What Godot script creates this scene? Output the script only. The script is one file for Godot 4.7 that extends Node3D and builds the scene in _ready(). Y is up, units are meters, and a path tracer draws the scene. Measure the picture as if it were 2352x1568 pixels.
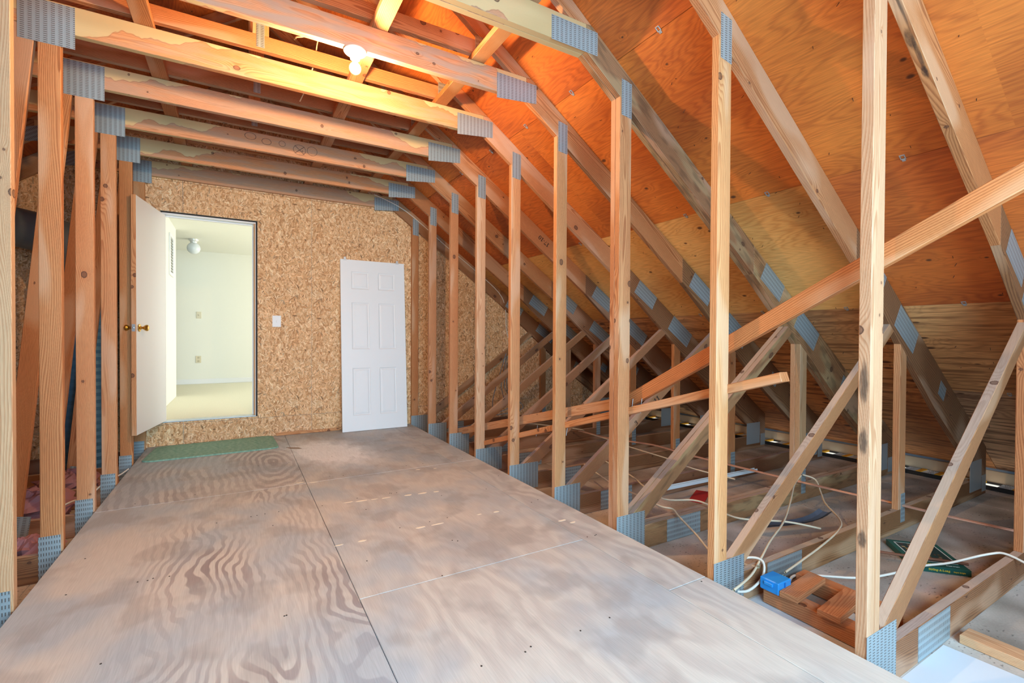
extends Node3D
# An attic framed with trusses: x to the right, y up, the far wall at -z. Metres.

const XR := 1.842          # room face of the right-hand knee wall
const XL := -0.773         # room face of the left-hand knee wall
const SW := 0.0865         # width of a stud
const TH := 0.038          # thickness of the lumber
const RX := 0.115          # ridge line
const SL := 0.71           # slope of the roof
const DECK := -0.155       # upper face of the ceiling board below the bottom chords
const WOODS := 11          # strips in the lumber texture
const LONG := 4.0          # metres that its length stands for
const COLLARS := 6

var M := {}
var rng := RandomNumberGenerator.new()
var slot: Array = []

# ------------------------------------------------------------------ mesh builder
class MB:
	var v := PackedVector3Array()
	var n := PackedVector3Array()
	var t := PackedVector2Array()
	var c := PackedColorArray()
	func tri(a: Vector3, b: Vector3, d: Vector3, ta: Vector2, tb: Vector2, td: Vector2, col := Color.WHITE):
		var nn := (b - a).cross(d - a)
		if nn.length_squared() < 1e-16: return
		nn = nn.normalized()
		for p in [[a, ta], [d, td], [b, tb]]:
			v.append(p[0]); t.append(p[1]); n.append(nn); c.append(col)
	func quad(a: Vector3, b: Vector3, d: Vector3, e: Vector3, ta := Vector2.ZERO, tb := Vector2.RIGHT, td := Vector2.ONE, te := Vector2.DOWN, col := Color.WHITE):
		tri(a, b, d, ta, tb, td, col); tri(a, d, e, ta, td, te, col)
	func box(lo: Vector3, hi: Vector3, col := Color.WHITE, b := 0.0, ts := 1.0):
		# a box whose edges are cut at 45 degrees by b
		var ctr := (lo + hi) * 0.5
		var h := (hi - lo) * 0.5
		b = minf(b, minf(h.x, minf(h.y, h.z)) * 0.8)
		for ax in 3:
			var u := (ax + 1) % 3
			var w := (ax + 2) % 3
			for s in [-1.0, 1.0]:
				var p := []
				for k in [[-1, -1], [1, -1], [1, 1], [-1, 1]]:
					var q := Vector3.ZERO
					q[ax] = s * h[ax]; q[u] = k[0] * (h[u] - b); q[w] = k[1] * (h[w] - b)
					p.append(q + ctr)
				if s < 0: p.reverse()
				var uv := func(q: Vector3) -> Vector2: return Vector2(q[u], q[w]) * ts
				quad(p[0], p[1], p[2], p[3], uv.call(p[0]), uv.call(p[1]), uv.call(p[2]), uv.call(p[3]), col)
		if b <= 0.0: return
		for ax in 3:
			var u := (ax + 1) % 3
			var w := (ax + 2) % 3
			for su in [-1.0, 1.0]:
				for sw in [-1.0, 1.0]:
					var p := []
					for k in [[-1, 0], [1, 0], [1, 1], [-1, 1]]:
						var q := Vector3.ZERO
						q[ax] = k[0] * (h[ax] - b)
						q[u] = su * (h[u] - (0.0 if k[1] == 0 else b)); q[w] = sw * (h[w] - (b if k[1] == 0 else 0.0))
						p.append(q + ctr)
					if su * sw < 0: p.reverse()
					quad(p[0], p[1], p[2], p[3], Vector2(p[0][ax], p[0][u]) * ts, Vector2(p[1][ax], p[1][u]) * ts, Vector2(p[2][ax], p[2][u]) * ts, Vector2(p[3][ax], p[3][u]) * ts, col)
		for sx in [-1.0, 1.0]:
			for sy in [-1.0, 1.0]:
				for sz in [-1.0, 1.0]:
					var a := ctr + Vector3(sx * h.x, sy * (h.y - b), sz * (h.z - b))
					var d := ctr + Vector3(sx * (h.x - b), sy * h.y, sz * (h.z - b))
					var e := ctr + Vector3(sx * (h.x - b), sy * (h.y - b), sz * h.z)
					if sx * sy * sz > 0: tri(a, d, e, Vector2.ZERO, Vector2.ZERO, Vector2.ZERO, col)
					else: tri(a, e, d, Vector2.ZERO, Vector2.ZERO, Vector2.ZERO, col)
	func tube(pts: Array, r: float, sides := 7, col := Color.WHITE):
		var rings := []
		var up := Vector3(0.13, 1, 0.07).normalized()
		for i in pts.size():
			var d: Vector3 = (pts[mini(i + 1, pts.size() - 1)] - pts[maxi(i - 1, 0)]).normalized()
			var a := d.cross(up)
			if a.length() < 0.1: a = d.cross(Vector3.RIGHT)
			a = a.normalized()
			var b := a.cross(d).normalized()
			up = b
			var ring := []
			for k in sides:
				var an := TAU * k / sides
				ring.append([pts[i] + (a * cos(an) + b * sin(an)) * r, a * cos(an) + b * sin(an)])
			rings.append(ring)
		for i in rings.size() - 1:
			for k in sides:
				var k2 := (k + 1) % sides
				facing([rings[i][k][0], rings[i][k2][0], rings[i + 1][k2][0], rings[i + 1][k][0]], [rings[i][k][1], rings[i][k2][1], rings[i + 1][k2][1], rings[i + 1][k][1]], [Vector2(float(k) / sides, i * 0.1)], col)
	func lathe(at: Vector3, prof: Array, sides := 24, col := Color.WHITE, axis := Vector3.UP):
		# prof: [radius, height] pairs; turned about the axis
		var a := axis.cross(Vector3.RIGHT if absf(axis.x) < 0.9 else Vector3.UP).normalized()
		var b := axis.cross(a)
		var area := 0.0
		for i in prof.size(): area += prof[i][0] * prof[(i + 1) % prof.size()][1] - prof[(i + 1) % prof.size()][0] * prof[i][1]
		var sg := 1.0 if area > 0.0 else -1.0
		for i in prof.size() - 1:
			for k in sides:
				var q := []
				for e in [[i, k], [i, k + 1], [i + 1, k + 1], [i + 1, k]]:
					var an: float = TAU * e[1] / sides
					q.append(at + axis * prof[e[0]][1] + (a * cos(an) + b * sin(an)) * prof[e[0]][0])
				var sl := Vector2(prof[i + 1][1] - prof[i][1], prof[i][0] - prof[i + 1][0]) * sg
				if sl.length() < 1e-7: continue
				sl = sl.normalized()
				var ns := []
				for kk in [k, k + 1, k + 1, k]:
					var an: float = TAU * kk / sides
					ns.append(((a * cos(an) + b * sin(an)) * sl.x + axis * sl.y).normalized())
				facing(q, ns, [Vector2(float(k) / sides, prof[i][1])], col)
	func facing(q: Array, ns: Array, uv: Array, col: Color):
		# two triangles that are clockwise when seen from where their normals point
		var gn: Vector3 = (q[1] - q[0]).cross(q[2] - q[0]) + (q[2] - q[0]).cross(q[3] - q[0])
		var o := [0, 1, 2, 0, 2, 3]
		if gn.dot(ns[0] + ns[1] + ns[2] + ns[3]) > 0.0: o = [0, 2, 1, 0, 3, 2]
		for i in o:
			v.append(q[i]); n.append(ns[i]); t.append(uv[0]); c.append(col)
	func plan(poly: PackedVector2Array, y0: float, y1: float, b := 0.002, ts := Vector2.ONE, to := Vector2.ZERO, col := Color.WHITE):
		# a plate whose outline lies in (x, depth); depth runs away from the camera
		var q := poly.duplicate()
		if Geometry2D.is_polygon_clockwise(q): q.reverse()
		var inn := MB.inset(q, b)
		var m := q.size()
		var f := func(p: Vector2, y: float) -> Vector3: return Vector3(p.x, y, -p.y)
		var g := func(p: Vector2) -> Vector2: return (p - to) * ts
		for i in range(1, m - 1):
			tri(f.call(inn[0], y1), f.call(inn[i], y1), f.call(inn[i + 1], y1), g.call(inn[0]), g.call(inn[i]), g.call(inn[i + 1]), col)
			tri(f.call(q[0], y0), f.call(q[i + 1], y0), f.call(q[i], y0), g.call(q[0]), g.call(q[i + 1]), g.call(q[i]), col)
		for i in m:
			var j := (i + 1) % m
			quad(f.call(q[i], y1 - b), f.call(q[j], y1 - b), f.call(inn[j], y1), f.call(inn[i], y1), g.call(q[i]), g.call(q[j]), g.call(inn[j]), g.call(inn[i]), col)
			quad(f.call(q[i], y0), f.call(q[j], y0), f.call(q[j], y1 - b), f.call(q[i], y1 - b), g.call(q[i]), g.call(q[j]), g.call(q[j]), g.call(q[i]), col)
	static func inset(p: PackedVector2Array, b: float) -> PackedVector2Array:
		var o := PackedVector2Array()
		var m := p.size()
		for i in m:
			var e1 := (p[i] - p[(i + m - 1) % m]).normalized()
			var e2 := (p[(i + 1) % m] - p[i]).normalized()
			var n1 := Vector2(-e1.y, e1.x)
			var n2 := Vector2(-e2.y, e2.x)
			var dd := 1.0 + n1.dot(n2)
			o.append(p[i] + (n1 + n2) * (b / maxf(dd, 0.3)))
		return o
	func done() -> ArrayMesh:
		var arr := []
		arr.resize(Mesh.ARRAY_MAX)
		arr[Mesh.ARRAY_VERTEX] = v; arr[Mesh.ARRAY_NORMAL] = n; arr[Mesh.ARRAY_TEX_UV] = t; arr[Mesh.ARRAY_COLOR] = c
		var me := ArrayMesh.new()
		me.add_surface_from_arrays(Mesh.PRIMITIVE_TRIANGLES, arr)
		return me

# ------------------------------------------------------------------ scene helpers
func numbered(called: String, parent: Node) -> String:
	if not parent.has_node(called): return called
	var k := 1
	while parent.has_node("%s_%03d" % [called, k]): k += 1
	return "%s_%03d" % [called, k]

func obj(called: String, mesh: Mesh, material: Material, parent: Node = null, kind := "") -> MeshInstance3D:
	var p: Node = parent if parent else self
	var o := MeshInstance3D.new()
	o.name = numbered(called, p)
	o.mesh = mesh
	o.material_override = material
	p.add_child(o, true)
	var q: Node = p
	var off := Vector3.ZERO
	while q != self:
		off += (q as Node3D).position
		q = q.get_parent()
	o.position = -off           # every mesh is drawn in the room's own coordinates
	if kind: o.set_meta("kind", kind)
	return o

func tag(o: Node, label: String, category: String, group := "") -> Node:
	o.set_meta("label", label); o.set_meta("category", category)
	if group: o.set_meta("group", group)
	return o

func thing(called: String, label: String, category: String, at: Vector3, group := "") -> Node3D:
	var o := Node3D.new()
	o.name = numbered(called, self)
	add_child(o, true)
	o.position = at
	tag(o, label, category, group)
	return o

func setting(called: String, at := Vector3.ZERO) -> Node3D:
	var o := Node3D.new()
	o.name = called
	add_child(o, true)
	o.position = at
	o.set_meta("kind", "structure")
	return o

func sm(col: Color, rough := 0.7, metal := 0.0, tex: Texture2D = null, vc := false) -> StandardMaterial3D:
	var m := StandardMaterial3D.new()
	m.albedo_color = col; m.roughness = rough; m.metallic = metal
	if tex: m.albedo_texture = tex
	m.vertex_color_use_as_albedo = vc
	m.texture_filter = BaseMaterial3D.TEXTURE_FILTER_LINEAR_WITH_MIPMAPS_ANISOTROPIC
	return m

func c8(r: float, g: float, b: float) -> Color: return Color(r / 255.0, g / 255.0, b / 255.0)

func tint(spread := 0.10) -> Color:
	var k := 1.0 - rng.randf() * spread * 1.6
	return Color(k, k * (1.0 - rng.randf() * spread * 0.6), k * (1.0 - rng.randf() * spread))

func roof(x: float) -> float: return 2.775 - SL * (RX + absf(x - RX) - 1.6)
func z_of(k: int) -> float: return [0.154, 0.769, 1.363, 1.990, 2.594, 3.2045, 3.8145, 4.4245, 5.0345, 5.6445][k]

# A length of lumber: an outline in (x, y), from depth z0 to z1, its grain along dir.
func lumber(m: MB, poly: Array, z0: float, z1: float, dir: Vector2, strip: int, tn: Color, u0 := -1.0, count := WOODS, ulen := LONG, dusty := false):
	var q := PackedVector2Array(poly)
	if Geometry2D.is_polygon_clockwise(q): q.reverse()
	var k := q.size()
	var b := 0.0022
	var inn := MB.inset(q, b)
	dir = dir.normalized()
	var nd := Vector2(-dir.y, dir.x)
	var lo := Vector2(1e9, 1e9)
	var hi := -lo
	for p in q:
		var w := Vector2(p.dot(dir), p.dot(nd))
		lo = lo.min(w); hi = hi.max(w)
	var fit := maxf(hi.y - lo.y, 0.14)
	var us := u0 if u0 >= 0.0 else rng.randf() * maxf(0.0, 1.0 - (hi.x - lo.x) / ulen)
	var flip := rng.randf() < 0.5 and u0 < 0.0
	var uv := func(p: Vector2) -> Vector2:
		var a := (p.dot(dir) - lo.x) / ulen + us
		if flip: a = (hi.x - p.dot(dir)) / ulen + us
		return Vector2(a, (strip + 0.02 + 0.96 * (1.0 - (p.dot(nd) - lo.y) / fit)) / count)
	var sv := func(p: Vector2, z: float) -> Vector2:
		return Vector2((p.dot(dir) - lo.x) / ulen + us, (strip + 0.15 + 0.7 * clampf((z - z0) / 0.14 + absf(p.dot(nd) - lo.y), 0.0, 1.0)) / count)
	var f := func(p: Vector2, z: float) -> Vector3: return Vector3(p.x, p.y, -z)
	for i in range(1, k - 1):
		m.tri(f.call(inn[0], z0), f.call(inn[i], z0), f.call(inn[i + 1], z0), uv.call(inn[0]), uv.call(inn[i]), uv.call(inn[i + 1]), tn)
		m.tri(f.call(inn[0], z1), f.call(inn[i + 1], z1), f.call(inn[i], z1), uv.call(inn[0]), uv.call(inn[i + 1]), uv.call(inn[i]), tn)
	for i in k:
		var j := (i + 1) % k
		m.quad(f.call(q[i], z0 + b), f.call(q[j], z0 + b), f.call(inn[j], z0), f.call(inn[i], z0), uv.call(q[i]), uv.call(q[j]), uv.call(inn[j]), uv.call(inn[i]), tn)
		var out := Vector2(q[j].y - q[i].y, q[i].x - q[j].x).normalized()
		if dusty and out.y > 0.4:
			var dv := func(p: Vector2, z: float) -> Vector2: return Vector2((p.dot(dir) - lo.x) / ulen + us, (10.1 + 0.8 * clampf((z - z0) / 0.14, 0.0, 1.0)) / count)
			m.quad(f.call(q[i], z1 - b), f.call(q[j], z1 - b), f.call(q[j], z0 + b), f.call(q[i], z0 + b), dv.call(q[i], z1 - b), dv.call(q[j], z1 - b), dv.call(q[j], z0 + b), dv.call(q[i], z0 + b), tn)
		else: m.quad(f.call(q[i], z1 - b), f.call(q[j], z1 - b), f.call(q[j], z0 + b), f.call(q[i], z0 + b), sv.call(q[i], z1 - b), sv.call(q[j], z1 - b), sv.call(q[j], z0 + b), sv.call(q[i], z0 + b), tn)
		m.quad(f.call(inn[i], z1), f.call(inn[j], z1), f.call(q[j], z1 - b), f.call(q[i], z1 - b), uv.call(inn[i]), uv.call(inn[j]), uv.call(q[j]), uv.call(q[i]), tn)

func R(x0: float, y0: float, x1: float, y1: float) -> Array:
	return [Vector2(x0, y0), Vector2(x1, y0), Vector2(x1, y1), Vector2(x0, y1)]

# a straight piece of lumber from a to b, w wide (across 'side') and h thick
func stick(m: MB, a: Vector3, b: Vector3, w: float, h: float, side: Vector3, strip: int, tn: Color, dusty := false):
	var d := (b - a)
	var ln := d.length()
	d /= ln
	var s := (side - d * side.dot(d)).normalized()
	var up := s.cross(d).normalized()
	var tmp := MB.new()
	lumber(tmp, R(0, -w / 2, ln, w / 2), -h / 2, h / 2, Vector2.RIGHT, strip, tn, -1.0, WOODS, LONG, dusty)
	var base := Transform3D(Basis(d, s, d.cross(s)), a)
	for i in tmp.v.size():
		m.v.append(base * tmp.v[i]); m.n.append(base.basis * tmp.n[i]); m.t.append(tmp.t[i]); m.c.append(tmp.c[i])

# a pressed steel plate with its rows of punched teeth, on the face at depth z
func plate(parent: Node3D, pts: Array, z: float, dir: Vector2, lift := 0.0016) -> MeshInstance3D:
	var q := PackedVector2Array(pts)
	if Geometry2D.is_polygon_clockwise(q): q.reverse()
	dir = dir.normalized()
	var nd := Vector2(-dir.y, dir.x)
	var m := MB.new()
	var uv := func(p: Vector2) -> Vector2: return Vector2(p.dot(nd) / 0.056, p.dot(dir) / 0.05)
	var f := func(p: Vector2, zz: float) -> Vector3: return Vector3(p.x, p.y, -zz)
	var k := q.size()
	var tn := Color(1, 1, 1) * (0.9 + 0.1 * rng.randf())
	for i in range(1, k - 1):
		m.tri(f.call(q[0], z - lift), f.call(q[i], z - lift), f.call(q[i + 1], z - lift), uv.call(q[0]), uv.call(q[i]), uv.call(q[i + 1]), tn)
		m.tri(f.call(q[0], z), f.call(q[i + 1], z), f.call(q[i], z), uv.call(q[0]), uv.call(q[i + 1]), uv.call(q[i]), tn)
	for i in k:
		var j := (i + 1) % k
		m.quad(f.call(q[i], z), f.call(q[j], z), f.call(q[j], z - lift), f.call(q[i], z - lift), Vector2.ZERO, Vector2.ZERO, Vector2.ZERO, Vector2.ZERO, tn)
	return obj("gusset_plate", m.done(), M.plate, parent)

# ------------------------------------------------------------------ textures
func noise(sd: int, freq := 1.0, oct := 3) -> FastNoiseLite:
	var f := FastNoiseLite.new()
	f.noise_type = FastNoiseLite.TYPE_SIMPLEX_SMOOTH
	f.seed = sd; f.frequency = freq
	f.fractal_type = FastNoiseLite.FRACTAL_FBM if oct > 1 else FastNoiseLite.FRACTAL_NONE
	f.fractal_octaves = oct
	return f

func put(b: PackedByteArray, i: int, r: float, g: float, bl: float):
	b[i] = int(clampf(r, 0, 255)); b[i + 1] = int(clampf(g, 0, 255)); b[i + 2] = int(clampf(bl, 0, 255))

# one strip of lumber, 2048 x 128: growth rings cut along the grain, knots, fibres
func wood_strip(id: int):
	var collar := id >= WOODS
	var ci := id - WOODS
	var rg := RandomNumberGenerator.new()
	rg.seed = 77 + id * 13
	var n1 := noise(id * 7 + 1, 1.0, 2)
	var n2 := noise(id * 7 + 2, 1.0, 1)
	var W := 2048
	var Hh := 128
	var b := PackedByteArray()
	b.resize(W * Hh * 3)
	var looks := [[200, 138, 88, 150, 86, 44], [203, 147, 100, 165, 100, 57], [192, 130, 82, 140, 80, 42], [206, 152, 104, 173, 110, 67], [195, 138, 93, 147, 87, 50],
		[172, 124, 84, 122, 76, 48], [150, 104, 68, 98, 60, 38], [128, 94, 72, 82, 56, 42], [204, 166, 130, 176, 126, 88], [164, 122, 84, 116, 80, 54], [176, 160, 148, 160, 142, 130]]
	var lk: Array = looks[id % WOODS] if not collar else [[206, 150, 110, 178, 118, 78], [208, 146, 98, 176, 108, 62], [202, 152, 116, 172, 120, 84]][id % 3]
	var y0 := rg.randf_range(-0.02, 0.16)
	var d := rg.randf_range(0.012, 0.05)
	var sp := rg.randf_range(0.0042, 0.0075)
	var knots := []
	for k in rg.randi_range(4, 7):
		knots.append([rg.randf() * LONG, rg.randf_range(0.01, 0.13), 0.004 + 0.010 * pow(rg.randf(), 2.0), rg.randf_range(0.2, 0.9)])
	for x in W:
		var X := x * LONG / W
		var bow := n1.get_noise_2d(X * 0.45, 3.0) * 0.055
		var near := []
		for k in knots:
			if absf(X - k[0]) < 0.16: near.append(k)
		var e0 := 0.0
		if collar:
			var q := float(x) / W
			var lft := clampf(1.0 - (q - 0.24) / 0.26, 0.0, 1.0)
			var rgt := clampf((q - 0.74) / 0.2, 0.0, 1.0)
			e0 = lft * (0.62 + 0.14 * sin(id * 2.1)) + rgt * (0.50 + 0.2 * sin(id * 3.7)) - 0.03
			if ci == 3: e0 += 0.75
			if lft > 0 or rgt > 0 or ci == 3: e0 += 0.42 * n1.get_noise_2d(X * 2.6, id * 5.0) + 0.07 * n1.get_noise_2d(X * 14.0, id * 9.0)
		for y in Hh:
			var Y := y * 0.14 / Hh
			var dy := Y - y0 - bow
			var r := sqrt(dy * dy + d * d) + n1.get_noise_2d(X * 1.3, Y * 12.0) * 0.007
			var kd := 0.0
			var halo := 0.0
			for k in near:
				var kx: float = (X - k[0])
				var ky: float = (Y - k[1])
				var rr := sqrt(kx * kx * k[3] + ky * ky)
				r += k[2] * 1.5 * exp(-pow(sqrt(kx * kx * 0.12 + ky * ky) / (k[2] * 2.0), 2.0))
				if rr < k[2]: kd = maxf(kd, 0.55 + 0.45 * smoothstep(0.55, 1.0, rr / k[2]))
				halo = maxf(halo, 1.0 - clampf(rr / (k[2] * 3.0), 0.0, 1.0))
			var t := fposmod(r / sp, 1.0)
			var late := smoothstep(0.35, 0.88, t) * (1.0 - smoothstep(0.92, 1.0, t))
			var fib := n2.get_noise_2d(X * 14.0, Y * 800.0)
			var slow := n1.get_noise_2d(X * 0.9 + 40.0, Y * 5.0)
			var g := clampf(late * 0.72 + slow * 0.34 + halo * 0.30, 0.0, 1.0)
			var k1 := 1.0 + fib * 0.06 + slow * 0.05
			var cr: float = lerpf(lk[0], lk[3], g) * k1
			var cg: float = lerpf(lk[1], lk[4], g) * k1
			var cb: float = lerpf(lk[2], lk[5], g) * k1
			if not collar and slow < -0.18:      # dusty, weathered patches
				var w := clampf((-0.18 - slow) * 2.0, 0.0, 0.5)
				cr = lerpf(cr, 214, w); cg = lerpf(cg, 182, w); cb = lerpf(cb, 156, w)
			if collar:
				var hy := float(y) / Hh
				var dirt := clampf(0.5 + n1.get_noise_2d(X * 1.8 + 9.0, Y * 20.0) * 1.6, 0.0, 1.0) * (0.85 if ci == 4 else 0.42)
				cr = lerpf(cr, 172, dirt); cg = lerpf(cg, 150, dirt); cb = lerpf(cb, 134, dirt)
				var st := clampf((e0 - hy) * 26.0, 0.0, 1.0) * 0.92
				var edge := clampf(1.0 - absf(e0 - hy) * 40.0, 0.0, 1.0) * 0.14
				cr = lerpf(cr, 205 + slow * 14, st); cg = lerpf(cg, 180 + slow * 14, st); cb = lerpf(cb, 132 + slow * 14, st)
				cr *= 1.0 - edge; cg *= 1.0 - edge; cb *= 1.0 - edge
			if id == 9:      # mildew: pale crust and dark specks
				var mi := clampf((n1.get_noise_2d(X * 1.6 + 90.0, Y * 9.0) + 0.02) * 2.2, 0.0, 0.55)
				cr = lerpf(cr, 176, mi); cg = lerpf(cg, 156, mi); cb = lerpf(cb, 116, mi)
				var spk := 1.0 - 0.16 * smoothstep(0.0, 0.6, n1.get_noise_2d(X * 5.0 + 50.0, Y * 22.0))
				cr *= spk; cg *= spk; cb *= spk
			if ci == 1:      # pencilled rings, one of them crossed
				for pc in [[0.083, 0.036, 0.040, 0.026, 0], [0.20, 0.056, 0.034, 0.024, 0], [0.317, 0.05, 0.024, 0.022, 0], [0.451, 0.074, 0.048, 0.040, 1], [0.551, 0.066, 0.040, 0.036, 0]]:
					var ux: float = (x * 2.97 / W - 1.37 - pc[0]) / pc[2]
					var uy: float = (Y - pc[1]) / pc[3]
					var er: float = absf(sqrt(ux * ux + uy * uy) - 1.0) * pc[3]
					if pc[4] == 1 and ux * ux + uy * uy < 1.2: er = minf(er, minf(absf(ux - uy), absf(ux + uy)) * 0.02)
					if er < 0.0014: cr *= 0.5; cg *= 0.5; cb *= 0.55
			if kd > 0.0:
				cr = lerpf(cr, 62, kd * 0.8); cg = lerpf(cg, 36, kd * 0.8); cb = lerpf(cb, 26, kd * 0.8)
			put(b, (y * W + x) * 3, cr, cg, cb)
	slot[id] = b

# roof sheathing seen from below: 768 x 384, the grain along the ridge
func sheath(id: int):
	var W := 896
	var Hh := 448
	var k := id - 100
	var b := PackedByteArray()
	b.resize(W * Hh * 3)
	var n1 := noise(id, 1.0, 3)
	var n2 := noise(id + 50, 1.0, 1)
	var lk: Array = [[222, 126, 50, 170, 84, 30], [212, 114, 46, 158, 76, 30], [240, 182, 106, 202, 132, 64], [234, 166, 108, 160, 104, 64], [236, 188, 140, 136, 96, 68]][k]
	var rg := RandomNumberGenerator.new()
	rg.seed = id
	var knots := []
	for i in 15: knots.append([rg.randf() * 2.4, rg.randf() * 1.15, rg.randf_range(0.006, 0.017)])
	for i in (13 if k >= 3 else 0): knots.append([1.25 + rg.randf() * 0.16, 0.08 + i * 0.082, rg.randf_range(0.018, 0.03)])
	for x in W:
		var X := x * 2.4 / W
		var near := []
		for q in knots:
			if absf(X - q[0]) < 0.25: near.append(q)
		for y in Hh:
			var Y := y * 1.15 / Hh
			var f := n1.get_noise_2d(X * 0.5, Y * 2.4)
			var kd := 0.0
			for q in near:
				var dx: float = X - q[0]
				var dy: float = Y - q[1]
				var rr := sqrt(dx * dx * (0.16 if k >= 3 else 0.45) + dy * dy)
				f += 0.22 * exp(-pow(rr / (q[2] * 2.6), 2.0))
				kd = maxf(kd, smoothstep(1.0, 0.35, rr / q[2]))
			var band := 0.5 + 0.5 * sin(f * 60.0 + n1.get_noise_2d(X * 2.0, Y * 30.0) * 2.6)
			var fib := n2.get_noise_2d(X * 9.0, Y * 150.0)
			var blot := n1.get_noise_2d(X * 0.8 + 30.0, Y * 1.1 + 7.0)
			var g := clampf(0.14 + band * band * 0.36 + blot * 0.8, 0.0, 1.0)
			if k >= 3: g = clampf(g * 0.8 + clampf(n1.get_noise_2d(X * 1.3 + 5.0, Y * 22.0) * 1.5, 0.0, 1.0), 0.0, 1.0)
			var m := 1.0 + fib * 0.07
			put(b, (y * W + x) * 3, lerpf(lerpf(lk[0], lk[3], g), 70, kd * 0.75) * m, lerpf(lerpf(lk[1], lk[4], g), 40, kd * 0.75) * m, lerpf(lerpf(lk[2], lk[5], g), 26, kd * 0.75) * m)
	slot[id] = b

# the worn plywood of the floor, laid out in metres; part 0 is the nearer half, 1 the farther
const FX0 := -0.78
const FW := 2.63
const FZ := [0.45, 3.75, 5.75]
const FPX := [[1408, 1760], [896, 640]]
func floor_rows(id: int):
	var part := 0 if id < 204 else 1
	var W: int = FPX[part][0]
	var Hh: int = FPX[part][1]
	var y_from := 0
	var y_to := Hh
	if part == 0:
		y_from = int(Hh * (id - 200) / 4.0); y_to = int(Hh * (id - 199) / 4.0)
	var b := PackedByteArray()
	b.resize(W * (y_to - y_from) * 3)
	var n1 := noise(11, 1.0, 3)
	var n2 := noise(12, 1.0, 1)
	var n3 := noise(13, 1.0, 4)
	for y in range(y_from, y_to):
		var Z: float = FZ[part + 1] - (y + 0.5) / Hh * (FZ[part + 1] - FZ[part])
		for x in W:
			var X := FX0 + (x + 0.5) / W * FW
			var sheet := 0.0
			var bold := 1.0
			if X > 0.43:
				sheet = 9.0 if Z > 1.985 else 17.0; bold = 0.22
				if X > 1.597: sheet = 31.0; bold = 0.35
			elif Z > 3.75: sheet = 45.0; bold = 0.75
			# the veneer: long wavy figures along the depth of the room
			var w1 := n1.get_noise_2d(X * 1.7 + sheet, Z * 0.75 + sheet)
			var w2 := n2.get_noise_2d(X * 15.0, Z * 7.0 + sheet)
			var f := 0.0
			var band := 0.0
			if sheet == 0.0:
				# long wavy streaks down the middle of the left sheets, breaking up into islands towards the camera
				var isl := smoothstep(2.0, 1.5, Z)
				f = absf(X - 0.13 + 0.05 * n1.get_noise_2d(3.0, Z * 0.9)) * (1.0 - 0.45 * isl) + w1 * (0.085 + 0.16 * isl) + w2 * 0.009 + 0.02 * n1.get_noise_2d(X * 6.0, Z * 3.0)
				band = smoothstep(-0.25, 0.35, sin(f * 140.0 * (1.0 - 0.35 * isl)) - 0.15)
			elif sheet == 45.0:
				f = sqrt(pow(X - 0.26, 2.0) + pow((Z - 4.55) * 0.32, 2.0)) + w1 * 0.07 + w2 * 0.006
				band = smoothstep(-0.3, 0.3, sin(f * 120.0))
			else:
				f = w1 * 0.42 + X * 0.35 + w2 * 0.012
				band = smoothstep(-1.0, 1.0, sin(f * 44.0))
			var fib := n2.get_noise_2d(X * 420.0, Z * 8.0)
			var strong := bold * clampf(0.72 + 1.3 * n1.get_noise_2d(X * 1.1 + 70.0, Z * 0.6), 0.12, 1.0)
			if sheet == 0.0: strong *= smoothstep(-0.5, -0.08, X)
			var dark := band * strong
			var cr := lerpf(197, 144, dark)
			var cg := lerpf(192, 133, dark)
			var cb := lerpf(184, 132, dark)
			# ground-in dust, bluish grey
			var soil := n3.get_noise_2d(X * 1.5 + 3.0, Z * 1.2)
			var dust := clampf(0.22 + soil * 1.5 + smoothstep(0.1, -0.6, X) * 0.30, 0.0, 0.85)
			if X > 0.43: dust = clampf(0.28 + soil * 1.5, 0.0, 0.85)
			if X > 1.597: dust *= 0.45
			dust = clampf(dust + smoothstep(3.2, 4.6, Z) * 0.30, 0.0, 0.9)
			cr = lerpf(cr, 160, dust * 0.8); cg = lerpf(cg, 173, dust * 0.8); cb = lerpf(cb, 184, dust * 0.8)
			var grime := clampf((n3.get_noise_2d(X * 2.4 + 20.0, Z * 2.0 + 8.0) - 0.10) * 2.0, 0.0, 0.5)
			grime += 0.5 * exp(-pow((X - 1.12) / 0.26, 2.0) - pow((Z - 2.28) / 0.22, 2.0))
			grime = minf(grime, 0.7)
			cr = lerpf(cr, 142, grime * 0.6); cg = lerpf(cg, 134, grime * 0.6); cb = lerpf(cb, 130, grime * 0.6)
			# spilled white powder before the far wall
			var pw := exp(-pow((X - 0.72 + (Z - 4.7) * 0.2) / 0.30, 2.0) - pow((Z - 4.66) / 0.5, 2.0)) * (1.15 + 0.6 * n3.get_noise_2d(X * 9.0, Z * 5.0))
			pw = clampf(pw * 1.5 - 0.1, 0.0, 0.92)
			cr = lerpf(cr, 240, pw); cg = lerpf(cg, 242, pw); cb = lerpf(cb, 244, pw)
			var m := 1.0 + fib * 0.045
			put(b, ((y - y_from) * W + x) * 3, cr * m, cg * m, cb * m)
	slot[id] = b

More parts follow.
